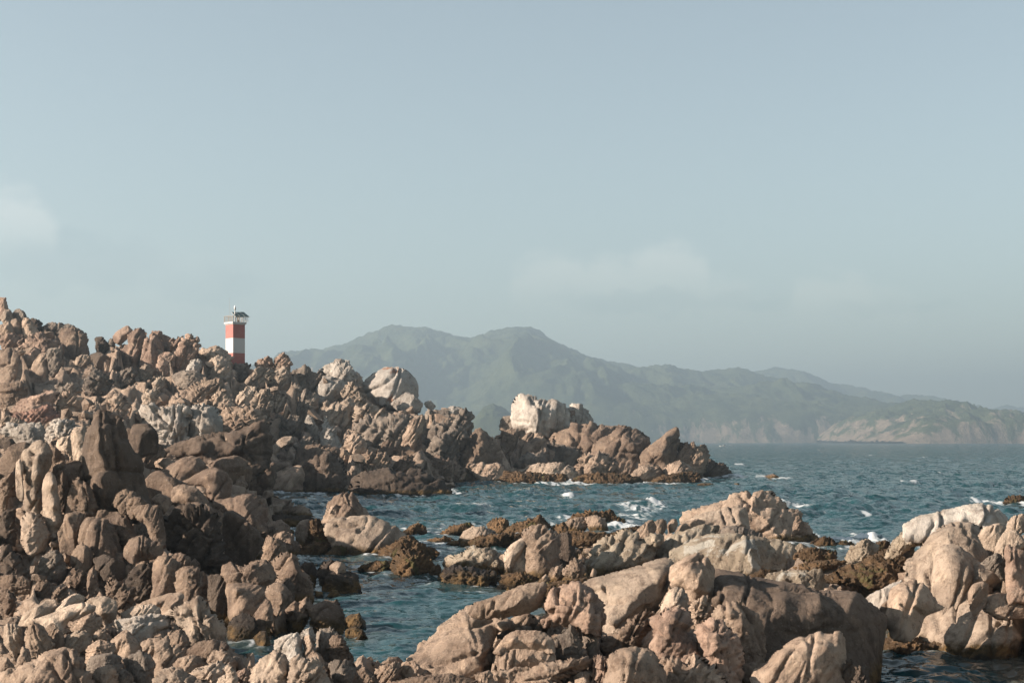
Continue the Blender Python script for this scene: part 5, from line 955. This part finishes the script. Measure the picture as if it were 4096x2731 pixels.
def build_sea():
    # rows follow the distance so that near ripples and far swell both get enough facets
    r = np.concatenate([np.linspace(1.0 / 21.0, 1.0 / 420.0, 740), 1.0 / np.geomspace(430, 9500, 70)])
    ys = 1 / r; ts = np.linspace(-.47, .47, 500)
    Tm, Ym = np.meshgrid(ts, ys); x = (Tm * Ym).ravel(); y = Ym.ravel()
    wd = np.array([.45, -.89])
    big = ocean_tile(512, 61.0, 3.6, 5, .7, 9.0, wd); small = ocean_tile(512, 17.3, 2.0, 6, .16, 2.2, wd)
    # calmer inside the channel between the rocks, open chop outside
    open_ = np.clip((y - 45) / 60, 0, 1); open_ = .38 + .62 * open_ * open_ * (3 - 2 * open_)
    fade = 1.0
    gust = .8 + .5 * noise3(np.stack([x / 23, y / 31, 0 * x], 1), 3)
    ab = .15 * open_ * fade * gust; as_ = .055 * (.7 + .5 * open_) * np.clip(1 - (y - 150) / 250, 0, 1) * gust
    z = ab * sample(big[0], x, y, 61.0) + as_ * sample(small[0], x * .96 + y * .28, y * .96 - x * .28, 17.3)
    dx = ab * sample(big[1], x, y, 61.0) * .9; dy = ab * sample(big[2], x, y, 61.0) * .9
    foam = np.zeros(len(x)); lift = np.zeros(len(x))
    pn = np.stack([x * 1.2, y * .55, 0 * x], 1)
    for reg, u, v, hw, hh, st, up in FOAM:
        ox, oy, k = REG[reg]; px = ox + u * k; py = oy + v * k
        Y0 = HC * F / (py - HY); X0 = (px - HX) * Y0 / F; sx = hw * k * Y0 / F
        Ya = HC * F / (py + hh * k - HY); Yb = HC * F / (max(py - hh * k, HY + 6) - HY); sy = (Yb - Ya) / 2
        m = np.where((np.abs(x - X0) < 2.2 * sx) & (np.abs(y - Y0) < 2.2 * sy))[0]
        if not len(m): continue
        q = pn[m] * (40 / Y0) ** .5
        wv = .5 * fbm(q * .8, 3, 3)
        rr = np.sqrt(((x[m] - X0) / sx) ** 2 + ((y[m] - Y0) / sy) ** 2) + wv
        g = np.clip(1.25 - rr, 0, 1) * st
        lac = .55 + .95 * fbm(q * 2.6, 4, 8, .65)
        foam[m] = np.maximum(foam[m], g * np.clip(lac * 1.3, .05, 1.4)); lift[m] = np.maximum(lift[m], .5 * up * np.clip(1.15 - rr, 0, 1) * np.clip(.5 + .9 * fbm(q * 3.0, 4, 21, .7), 0, 1.4))
    # thin wash where the water meets land and little whitecaps out in the open
    gz = np.full(len(x), -3.0); nr = np.where(y < 100)[0]; gz[nr] = ground_height(x[nr], y[nr])
    crest = np.clip((z / (ab + 1e-6) - 2.55) * 1.2, 0, 1) * np.clip((y - 60) / 60, 0, 1) * np.clip(noise3(np.stack([x / 7, y / 9, 0 * x], 1), 77) * 2.2 - .2, 0, 1)
    foam = np.maximum(foam, crest * .9)
    V = np.stack([x + dx, y + dy, z + lift], 1)
    ny, nx = Tm.shape; I = np.arange(len(V)).reshape(ny, nx)
    Q = np.stack([I[:-1, :-1].ravel(), I[1:, :-1].ravel(), I[1:, 1:].ravel(), I[:-1, 1:].ravel()], 1)
    Q = Q[:, ::-1]
    a, b, c = V[Q[0, 0]], V[Q[0, 1]], V[Q[0, 2]]
    if np.cross(b - a, c - a)[2] < 0: Q = Q[:, ::-1]
    m, t = new_mat('sea_water'); L = t.links.new
    fa = N(t, 'ShaderNodeAttribute', attribute_name='foam'); sh = N(t, 'ShaderNodeAttribute', attribute_name='shallow')
    geo = N(t, 'ShaderNodeNewGeometry')
    mc = N(t, 'ShaderNodeMix', data_type='RGBA', ins={'A': (.008, .042, .049, 1), 'B': (.105, .078, .056, 1)}); L(sh.outputs['Fac'], mc.inputs['Factor'])
    bs = N(t, 'ShaderNodeBsdfPrincipled', ins={'Roughness': .07, 'IOR': 1.33}); L(mc.outputs['Result'], bs.inputs['Base Color'])
    mp = N(t, 'ShaderNodeMapping', ins={'Scale': (1.0, .8, 1.0), 'Rotation': (0, 0, .45)}); L(geo.outputs['Position'], mp.inputs['Vector'])
    n1 = N(t, 'ShaderNodeTexNoise', ins={'Scale': 2.6, 'Detail': 4.0, 'Roughness': .6, 'Distortion': .5}); L(mp.outputs[0], n1.inputs['Vector'])
    n2 = N(t, 'ShaderNodeTexNoise', ins={'Scale': .55, 'Detail': 3.0, 'Roughness': .6, 'Distortion': .4}); L(mp.outputs[0], n2.inputs['Vector'])
    # slopes of the chop too fine for the mesh
    rp = N(t, 'ShaderNodeAttribute', attribute_name='ripple')
    v1_ = N(t, 'ShaderNodeVectorMath', operation='ADD'); L(n1.outputs['Color'], v1_.inputs[0]); L(n2.outputs['Color'], v1_.inputs[1])
    v2_ = N(t, 'ShaderNodeVectorMath', operation='SUBTRACT', ins={1: (1.0, 1.0, 1.0)}); L(v1_.outputs[0], v2_.inputs[0])
    v3_ = N(t, 'ShaderNodeVectorMath', operation='MULTIPLY', ins={1: (1.0, 1.25, 0.0)}); L(v2_.outputs[0], v3_.inputs[0])
    v4_ = N(t, 'ShaderNodeVectorMath', operation='SCALE'); L(v3_.outputs[0], v4_.inputs[0]); L(rp.outputs['Fac'], v4_.inputs['Scale'])
    v5_ = N(t, 'ShaderNodeVectorMath', operation='ADD'); L(geo.outputs['Normal'], v5_.inputs[0]); L(v4_.outputs[0], v5_.inputs[1])
    v6_ = N(t, 'ShaderNodeVectorMath', operation='NORMALIZE'); L(v5_.outputs[0], v6_.inputs[0]); L(v6_.outputs[0], bs.inputs['Normal'])
    fo = N(t, 'ShaderNodeBsdfDiffuse', ins={'Color': (.55, .57, .58, 1)})
    n3 = N(t, 'ShaderNodeTexNoise', ins={'Scale': 3.5, 'Detail': 5.0, 'Roughness': .7}); L(geo.outputs['Position'], n3.inputs['Vector'])
    fm = N(t, 'ShaderNodeMath', operation='MULTIPLY_ADD', ins={1: 1.1, 2: -.55}); L(n3.outputs['Fac'], fm.inputs[0])
    fs = N(t, 'ShaderNodeMath', operation='ADD'); L(fm.outputs[0], fs.inputs[0]); L(fa.outputs['Fac'], fs.inputs[1])
    fr = N(t, 'ShaderNodeMapRange', interpolation_type='SMOOTHSTEP', ins={'From Min': .15, 'From Max': .95, 'To Max': .9}); L(fs.outputs[0], fr.inputs['Value'])
    deep = N(t, 'ShaderNodeBsdfDiffuse', ins={'Color': (.012, .040, .047, 1)}); sub = N(t, 'ShaderNodeMixShader', ins={0: .32}); L(bs.outputs[0], sub.inputs[1]); L(deep.outputs[0], sub.inputs[2])
    mx = N(t, 'ShaderNodeMixShader'); L(fr.outputs[0], mx.inputs[0]); L(sub.outputs[0], mx.inputs[1]); L(fo.outputs[0], mx.inputs[2])
    o = N(t, 'ShaderNodeOutputMaterial'); L(mx.outputs[0], o.inputs['Surface'])
    me = mesh_np('sea', V, Q, m)
    for raw, yw in SHORE:      # broken water along the foot of each rock in the sea
        b_ = raw[raw[:, 1] > yw - .30 * (yw - raw[:, 1].min())]
        if len(b_) < 2: continue
        b_ = b_[np.argsort(b_[:, 0])]; vv = np.minimum(b_[:, 1], yw + 4)
        vv = np.maximum(vv, yw - .22 * (yw - raw[:, 1].min()))
        Yl = HC * F / (vv - HY); W2 = np.stack([(b_[:, 0] - HX) * Yl / F, Yl], 1)
        ym = Yl.mean(); rad = .16 * (ym / 45) ** .9 * (1 + 1.2 * np.clip((ym - 60) / 40, 0, 1))
        i = np.where((x > W2[:, 0].min() - 3 * rad) & (x < W2[:, 0].max() + 3 * rad) & (y > W2[:, 1].min() - 14 * rad) & (y < W2[:, 1].max() + 6 * rad))[0]
        if not len(i): continue
        sq = np.array([1.0, .28])
        dl, _ = seg_dist(np.stack([x[i], y[i]], 1) * sq, W2[:-1] * sq, W2[1:] * sq)
        op = float(np.interp(ym, [45, 70, 120], [.35, .8, 1.1]))
        g = np.clip(1.2 - dl / rad + .9 * fbm(pn[i] * 1.6 * (40 / ym) ** .5, 3, 55, .6), 0, 1) * op
        foam[i] = np.maximum(foam[i], .72 * g * np.clip(.55 + 1.3 * fbm(pn[i] * 3.0 * (40 / ym) ** .5, 3, 57, .65), 0, 1.2))
    wash = np.clip(1 - np.abs(gz + .75) / .75, 0, 1) * np.clip((y - 38) / 20, 0, 1) * np.clip(.1 + 1.2 * fbm(pn * 1.3, 4, 91, .65), 0, 1); foam = np.maximum(foam, .5 * wash)
    me.attributes.new('foam', 'FLOAT', 'POINT').data.foreach_set('value', (foam * 1.55).astype(np.float32))
    me.attributes.new('ripple', 'FLOAT', 'POINT').data.foreach_set('value', (.6 + 1.7 * np.clip((y - 40) / 170, 0, 1)).astype(np.float32))
    shal = np.clip((gz + 1.3) / 1.5, 0, 1) * np.clip(1.5 - y / 70, 0, 1)
    me.attributes.new('shallow', 'FLOAT', 'POINT').data.foreach_set('value', (shal * .8).astype(np.float32))
    ob = link('sea', me); tag(ob, kind='structure')

# ------------------------------------------------------------------ far hills across the bay
def hill_mat():
    m, t = new_mat('wooded_hillside'); L = t.links.new
    geo = N(t, 'ShaderNodeNewGeometry'); at_ = N(t, 'ShaderNodeAttribute', attribute_name='bare')
    def noise(scale, det=4, r=.6):
        n = N(t, 'ShaderNodeTexNoise', ins={'Scale': scale, 'Detail': det, 'Roughness': r}); L(geo.outputs['Position'], n.inputs['Vector']); return n.outputs['Fac']
    def ramp(v, a, b, lo=0., hi=1.):
        r = N(t, 'ShaderNodeMapRange', ins={'From Min': a, 'From Max': b, 'To Min': lo, 'To Max': hi}); L(v, r.inputs['Value']); return r.outputs[0]
    g = N(t, 'ShaderNodeMix', data_type='RGBA', ins={'A': (.030, .043, .022, 1), 'B': (.076, .088, .043, 1)}); L(ramp(noise(.012, 6, .75), .38, .62), g.inputs['Factor'])
    r_ = N(t, 'ShaderNodeMix', data_type='RGBA', ins={'A': (.33, .25, .195, 1), 'B': (.17, .13, .1, 1)}); L(ramp(noise(.04, 5, .7), .35, .65), r_.inputs['Factor'])
    mp = N(t, 'ShaderNodeMapping', ins={'Scale': (1.0, .35, .45)}); L(geo.outputs['Position'], mp.inputs['Vector'])
    ns = N(t, 'ShaderNodeTexNoise', ins={'Scale': .032, 'Detail': 7.0, 'Roughness': .68, 'Distortion': .5}); L(mp.outputs[0], ns.inputs['Vector'])
    s = N(t, 'ShaderNodeMath', operation='MULTIPLY_ADD', ins={1: 2.6, 2: -1.3}); L(ns.outputs['Fac'], s.inputs[0])
    a = N(t, 'ShaderNodeMath', operation='ADD'); L(s.outputs[0], a.inputs[0]); L(at_.outputs['Fac'], a.inputs[1])
    mx = N(t, 'ShaderNodeMix', data_type='RGBA'); L(ramp(a.outputs[0], .42, .62, 0., .85), mx.inputs['Factor']); L(g.outputs['Result'], mx.inputs['A']); L(r_.outputs['Result'], mx.inputs['B'])
    bs = N(t, 'ShaderNodeBsdfPrincipled', ins={'Roughness': 1.0, 'Specular IOR Level': 0.0}); L(mx.outputs['Result'], bs.inputs['Base Color'])
    bp = N(t, 'ShaderNodeBump', ins={'Strength': 1.0, 'Distance': 12.0}); L(noise(.05, 7, .8), bp.inputs['Height']); L(bp.outputs[0], bs.inputs['Normal'])
    o = N(t, 'ShaderNodeOutputMaterial'); L(bs.outputs[0], o.inputs['Surface'])
    return m
def build_hill(prof, Yr, Ys, seed, mat, bare=.5, nx=420, ny=130, spur=1.0, wave=420.):
    """prof: ridge line as photo px of the 2352-px view; the ridge stands at Yr, the shore at Ys"""
    pr = np.array(prof, float) * 4096 / 2352
    Xr = (pr[:, 0] - HX) * Yr / F; Zr = HC + (HY - pr[:, 1]) * Yr / F
    xs = np.linspace(Xr.min(), Xr.max(), nx); tt = np.concatenate([np.linspace(0, 1, ny), np.linspace(1, 2.0, ny // 3)[1:]])
    Xg, Tg = np.meshgrid(xs, tt)
    sl = np.linspace(0, 1, nx)
    ridge = np.interp(xs, Xr, Zr)
    k = 5; kern = np.hanning(2 * k + 3)[1:-1]; kern /= kern.sum(); ridge = np.convolve(np.pad(ridge, k, mode='edge'), kern, 'valid')
    n_s = noise3(np.stack([xs / 520 + seed, xs * 0, xs * 0], 1), seed)
    front = Yr - Ys
    shore = Ys + .22 * front * n_s
    Yg = np.where(Tg <= 1, shore[None] + Tg * (Yr - shore[None]), Yr + (Tg - 1) * front * .9)
    # x follows the sight line so that the ridge keeps its place in the bay
    h = np.where(Tg <= 1, Tg ** .78, np.clip(1 - (Tg - 1) * .9, 0, 1))
    P = np.stack([Xg.ravel() / wave, Yg.ravel() / (wave * 2.4), 0 * Xg.ravel()], 1)
    warp = .35 * fbm(P * .8 + seed, 3, seed + 9)
    sp = fbm(P + np.stack([warp, warp, warp], 1) + seed * 3.1, 5, seed, .52, True)
    sp = (sp - .55).reshape(Tg.shape)
    dome = 4 * np.clip(Tg, 0, 1) * (1 - np.clip(Tg, 0, 1))
    Z = ridge[None] * h + spur * sp * ridge[None] * (.36 * dome) 
    Z = np.where(Tg <= 1, np.minimum(Z, HC + (ridge[None] - HC) * (Yg / Yr) * .985 + (Tg > .97) * 50), Z)
    cliff = 34 * np.clip(Tg / .05, 0, 1) * (1 - np.clip(Tg / .6, 0, 1)); Z = Z + cliff * np.clip(ridge[None] / 60, 0, 1)
    pf = np.stack([Xg.ravel() / 60, Yg.ravel() / 60, 0 * Xg.ravel()], 1)
    f_ = fbm(pf, 4, seed + 4, .55).reshape(Tg.shape)
    Z = Z + f_ * 7 * np.clip(ridge[None] / 80, 0, 1)
    Z = Z + 5.0 * np.clip(noise3(np.stack([Xg.ravel() / 13, Yg.ravel() / 13, 0 * Xg.ravel()], 1), seed + 70), -.2, 1).reshape(Z.shape) * np.clip(Tg * 6, 0, 1)
    Z[0] = -4
    V = np.stack([Xg.ravel(), Yg.ravel(), Z.ravel()], 1)
    ny_, nx_ = Tg.shape; I = np.arange(len(V)).reshape(ny_, nx_)
    Q = np.stack([I[:-1, :-1].ravel(), I[:-1, 1:].ravel(), I[1:, 1:].ravel(), I[1:, :-1].ravel()], 1)
    me = mesh_np('hills', V, Q, mat)
    fx = np.clip((Xg / Yg * F + HX - 2350) / 700, 0, 1)      # the cliffs begin beyond the headland
    br = (np.clip(1 - Z / 95, 0, 1) * bare * (.25 + .75 * fx)).ravel()
    me.attributes.new('bare', 'FLOAT', 'POINT').data.foreach_set('value', br.astype(np.float32))
    o = link('hills', me); tag(o, kind='structure')
    return o
def build_hills():
    m = hill_mat()
    build_hill([(560, 880), (620, 835), (680, 806), (740, 801), (800, 788), (850, 763), (880, 750), (905, 744), (930, 749), (960, 752), (985, 753), (1010, 761), (1040, 769), (1080, 779), (1110, 765), (1140, 755), (1170, 751),
                (1215, 750), (1240, 763), (1270, 781), (1310, 803), (1350, 818), (1390, 828), (1430, 836), (1470, 846), (1490, 842), (1520, 837), (1550, 845), (1600, 851), (1640, 850), (1680, 844), (1710, 848), (1740, 857),
                (1790, 872), (1850, 893), (1900, 910), (1960, 930), (2010, 945), (2060, 965), (2110, 995), (2150, 1016)], 4700, 3350, 11, m, bare=.8, nx=480, ny=115)
    build_hill([(1600, 930), (1680, 872), (1740, 850), (1790, 844), (1830, 850), (1870, 868), (1910, 882), (1950, 884), (1990, 897), (2030, 917), (2060, 909), (2085, 906), (2120, 912), (2160, 925), (2200, 938), (2260, 942),
                (2330, 960), (2420, 990), (2500, 1008)], 6300, 5000, 23, m, bare=.2, nx=300, ny=50)
    build_hill([(1890, 1013), (1915, 988), (1955, 955), (2000, 945), (2040, 938), (2070, 925), (2110, 920), (2140, 926), (2170, 938), (2200, 945), (2230, 948), (2260, 943), (2290, 944), (2320, 953), (2345, 951), (2375, 944),
                (2420, 948), (2480, 960), (2560, 985), (2640, 1008)], 3300, 2650, 31, m, bare=.72, nx=380, ny=80, wave=170., spur=1.3)
    build_hill([(2200, 985), (2250, 950), (2280, 938), (2310, 929), (2340, 936), (2380, 928), (2450, 940), (2560, 965), (2700, 1005)], 7600, 6800, 41, m, bare=.2, nx=200, ny=40)
    build_hill([(1060, 1008), (1085, 970), (1105, 942), (1135, 927), (1160, 935), (1185, 960), (1215, 985), (1260, 1009)], 2500, 2300, 53, m, bare=.8, nx=160, ny=50, wave=120.)
# ------------------------------------------------------------------ plain materials, boxes and tubes for the built things
def paint(name, c, rough=.6, metal=0.0, wear=.12):
    m, t = new_mat(name); L = t.links.new
    geo = N(t, 'ShaderNodeTexCoord')
    n = N(t, 'ShaderNodeTexNoise', ins={'Scale': 1.7, 'Detail': 6.0, 'Roughness': .7}); L(geo.outputs['Object'], n.inputs['Vector'])
    r = N(t, 'ShaderNodeMapRange', ins={'From Min': .35, 'From Max': .7, 'To Min': 0.0, 'To Max': wear * 2}); L(n.outputs['Fac'], r.inputs['Value'])
    x = N(t, 'ShaderNodeMix', data_type='RGBA', ins={'A': (*c, 1), 'B': (c[0] * .6 + .12, c[1] * .6 + .09, c[2] * .6 + .07, 1)}); L(r.outputs[0], x.inputs['Factor'])
    b = N(t, 'ShaderNodeBsdfPrincipled', ins={'Roughness': rough, 'Metallic': metal}); L(x.outputs['Result'], b.inputs['Base Color'])
    o = N(t, 'ShaderNodeOutputMaterial'); L(b.outputs[0], o.inputs['Surface'])
    return m
def box(name, mat, x0, x1, y0, y1, z0, z1, parent=None, taper=0.0):
    V = np.array([[x, y, z] for z in (z0, z1) for y in (y0, y1) for x in (x0, x1)], float)
    if taper: V[4:, 0] *= 1 - taper; V[4:, 1] *= 1 - taper
    Q = [[0, 2, 3, 1], [4, 5, 7, 6], [0, 1, 5, 4], [2, 6, 7, 3], [0, 4, 6, 2], [1, 3, 7, 5]]
    o = link(name, mesh_np(name, V, Q, mat, smooth=False), parent)
    return o
def tube(name, mat, a, b, r, parent=None, n=8, r2=None):
    a = np.array(a, float); b = np.array(b, float); d = b - a; d /= np.linalg.norm(d)
    u = np.cross(d, [0, 0, 1.]) if abs(d[2]) < .9 else np.cross(d, [1., 0, 0]); u /= np.linalg.norm(u); v = np.cross(d, u)
    r2 = r if r2 is None else r2
    ang = np.linspace(0, 2 * math.pi, n, endpoint=False)
    ring = np.cos(ang)[:, None] * u + np.sin(ang)[:, None] * v
    V = np.concatenate([a + r * ring, b + r2 * ring, [a], [b]])
    T = []
    for i in range(n):
        j = (i + 1) % n; T += [[i, j, n + j], [i, n + j, n + i], [2 * n, j, i], [2 * n + 1, n + i, n + j]]
    return link(name, mesh_np(name, V, T, mat, smooth=False), parent)
def lathe(name, mat, prof, parent=None, n=14, loc=(0, 0, 0)):
    ang = np.linspace(0, 2 * math.pi, n, endpoint=False); V = []
    for r, z in prof:
        V += [[loc[0] + r * math.cos(q), loc[1] + r * math.sin(q), loc[2] + z] for q in ang]
    T = []
    for k in range(len(prof) - 1):
        for i in range(n):
            j = (i + 1) % n; T.append([k * n + i, k * n + j, (k + 1) * n + j, (k + 1) * n + i])
    return link(name, mesh_np(name, V, T, mat, smooth=True), parent)
def build_lighthouse():
    Y = 207.0; u = Y / F
    red = paint('red_paint', (.27, .075, .062), .65, wear=.25); white = paint('white_paint', (.40, .40, .39), .6, wear=.04)
    steel = paint('weathered_steel', (.30, .23, .17), .6); dark = paint('dark_steel', (.05, .05, .05), .6); glass = paint('solar_cell', (.012, .028, .030), .25, wear=.02)
    lens = paint('lamp_lens', (.75, .76, .74), .3, wear=.02)
    root = bpy.data.objects.new('lighthouse', None); col.objects.link(root)
    fx, fz = 941.0, 1440.0
    root.location = at(fx, fz, Y); root.rotation_euler = (0, 0, math.radians(43.5))
    tag(root, "red and white square lighthouse with solar panels on the rocky ridge", 'lighthouse')
    w = 78 * u / 1.414; h = w / 2
    def z(py): return (fz - py) * u
    # the near corner of the turned square faces the camera
    box('tower_band', red, -h, h, -h, h, z(1560), z(1413), root)
    box('tower_band', white, -h, h, -h, h, z(1413), z(1353.6), root)
    b = box('tower_band', red, -h, h, -h, h, z(1353.6), z(1299.6), root); b["label"] = "upper red band, sun-bleached on its left face"
    h2 = h * 1.06; box('cornice', white, -h2, h2, -h2, h2, z(1299.6), z(1296), root)
    h3 = h * 1.17; box('deck', white, -h3, h3, -h3, h3, z(1296), z(1289.3), root)
    # railing
    zt = z(1265.5); zb = z(1289.3); e = h3 - .06
    cs_ = [(-e, -e), (e, -e), (e, e), (-e, e)]
    for i in range(4):
        a, b = cs_[i], cs_[(i + 1) % 4]
        for f in (0, .5):
            p = (a[0] + (b[0] - a[0]) * f, a[1] + (b[1] - a[1]) * f)
            tube('railing_post', steel, (p[0], p[1], zb - .02), (p[0], p[1], zt), .055 if f == 0 else .04, root)
        for k in range(5):
            zz = zb + (zt - zb) * (k + 1) / 5 - .01
            tube('railing_bar', steel, (a[0], a[1], zz), (b[0], b[1], zz), .032 if k == 4 else .014, root, 6)
    # beacon
    bx = -.10; be = lathe('beacon', white, [(.001, 0), (.17, 0), (.17, .12), (.10, .16), (.10, .55), (.07, .6), (.07, .75), (.10, .80), (.15, .95), (.16, 1.05), (.001, 1.06)], root, loc=(bx, bx, z(1262)))
    lathe('lamp', lens, [(.001, 0), (.13, 0), (.15, .10), (.12, .24), (.05, .34), (.02, .40), (.001, .42)], be, loc=(bx, bx, z(1262) + 1.061))
    tube('beacon_column', white, (bx, bx, zb - .02), (bx, bx, z(1262) + .01), .09, root)
    # solar array: three framed columns of three panels, tilted down towards the viewer's right
    inv = root.matrix_basis.inverted()
    def loc_(px, py, Yd): return np.array((inv @ Vector(at(850 + px * .17857, 1170 + py * .17857, Yd)))[:])
    TL, TR, BR, BL = loc_(425, 440, Y + .35), loc_(700, 435, Y + .55), loc_(835, 545, Y - .75), loc_(525, 548, Y - .95)
    nrm = np.cross(TR - TL, BL - TL); nrm /= -np.linalg.norm(nrm)
    if nrm[2] < 0: nrm = -nrm
    def bil(s, t): return (TL * (1 - s) + TR * s) * (1 - t) + (BL * (1 - s) + BR * s) * t
    def slab(name, mat, s0, s1, t0, t1, lo, hi, parent):
        c = [bil(s0, t0), bil(s1, t0), bil(s1, t1), bil(s0, t1)]
        V = np.array([p + nrm * lo for p in c] + [p + nrm * hi for p in c])
        Q = [[3, 2, 1, 0], [4, 5, 6, 7], [0, 1, 5, 4], [1, 2, 6, 5], [2, 3, 7, 6], [3, 0, 4, 7]]
        return link(name, mesh_np(name, V, Q, mat, smooth=False), parent)
    slab('panel_frame', white, 0, 1, 0, 1, -.05, 0, root)
    for i in range(3):
        for j in range(3):
            slab('solar_panel', glass, i / 3 + .022, (i + 1) / 3 - .022, j / 3 + .018, (j + 1) / 3 - .018, .003, .03, root)
    for s, t in ((.12, .9), (.35, .75), (.62, .85), (.9, .9), (.5, .2)):
        p = bil(s, t); tube('panel_support', steel, (p[0], p[1], zb), tuple(p - nrm * .04), .035, root)
    box('battery_box', steel, .25, .5, -.4, -.2, zb + .002, zb + .35, root)
    a0 = loc_(398, 640, Y); a1 = loc_(378, 105, Y)
    tube('antenna', steel, tuple(a0), tuple(a1), .022, root, 6, .008)
    tube('drain_pipe', white, (h + .05, h * .93, z(1540)), (h + .05, h * .93, z(1300)), .05, root)
    tube('pipe_bracket', steel, (h - .02, h * .93, z(1343)), (h + .14, h * .93, z(1343)), .07, root)
def build_boat():
    Y = HC * F / (1785.5 - HY); X = (2889 - HX) * Y / F
    root = bpy.data.objects.new('fishing_boat', None); col.objects.link(root); root.location = (X, Y, 0)
    tag(root, "tiny white fishing boat on the sea beyond the headland's tip", 'boat')
    wh = paint('boat_white', (.5, .5, .48), .5); br = paint('boat_red', (.35, .09, .05), .6); gr = paint('boat_green', (.06, .16, .13), .6)
    # hull from cross sections along its length
    S = [(-2.9, .05, .95, .55), (-2.2, .5, .8, .1), (-1.0, .85, .65, -.1), (.6, .9, .6, -.1), (2.0, .8, .62, -.05), (2.8, .65, .7, 0)]
    V = []; 
    for x, b, zt, zk in S: V += [[x, -b, zt], [x, -b * .6, zk], [x, b * .6, zk], [x, b, zt]]
    Q = []
    for k in range(len(S) - 1):
        a = 4 * k
        for i in range(3): Q.append([a + i, a + 4 + i, a + 5 + i, a + 1 + i])
        Q.append([a + 3, a + 7, a + 4, a])
    Q += [[0, 1, 2, 3], [len(V) - 1, len(V) - 2, len(V) - 3, len(V) - 4]]
    link('hull', mesh_np('hull', V, Q, wh, smooth=False), root)
    box('cabin', wh, .3, 1.3, -.55, .55, .62, 1.25, root)
    box('engine_cover', br, 1.45, 2.1, -.5, .5, .62, 1.05, root)
    box('canopy', gr, 1.2, 2.9, -.7, .7, 1.42, 1.5, root)
    for x in (1.35, 2.75):
        for y in (-.6, .6): tube('canopy_post', gr, (x, y, .6), (x, y, 1.42), .04, root, 6)
def build_marker():
    Y = 230.0; p = at(1248, 1490, Y)
    root = bpy.data.objects.new('marker_post', None); col.objects.link(root); root.location = p
    tag(root, "thin pale marker post behind the pale hump-backed boulder", 'post')
    wh = bpy.data.materials['white_paint']; u = Y / F
    tube('post', wh, (0, 0, -1.5), (0, 0, 22 * u), .05, root); box('crosspiece', wh, -.2, .2, -.04, .04, 15 * u, 15 * u + .09, root)
def build_haze():
    V = [[x, y, z] for z in (-9, 440) for y in (-900, 9900) for x in (-9000, 9000)]
    Q = [[0, 2, 3, 1], [4, 5, 7, 6], [0, 1, 5, 4], [2, 6, 7, 3], [0, 4, 6, 2], [1, 3, 7, 5]]
    m, t = new_mat('haze')
    v = N(t, 'ShaderNodeVolumePrincipled', ins={'Color': (.345, .435, .515, 1), 'Density': 3.0e-4, 'Anisotropy': .25})
    o = N(t, 'ShaderNodeOutputMaterial'); t.links.new(v.outputs[0], o.inputs['Volume'])
    ob = link('haze', mesh_np('haze', V, Q, m, smooth=False)); tag(ob, kind='stuff')

build_rocks()
GV, GN, LAND = build_ground()
build_sea()
build_hills()
build_rubble(GV, LAND)
build_lighthouse(); build_boat(); build_marker()
build_haze()
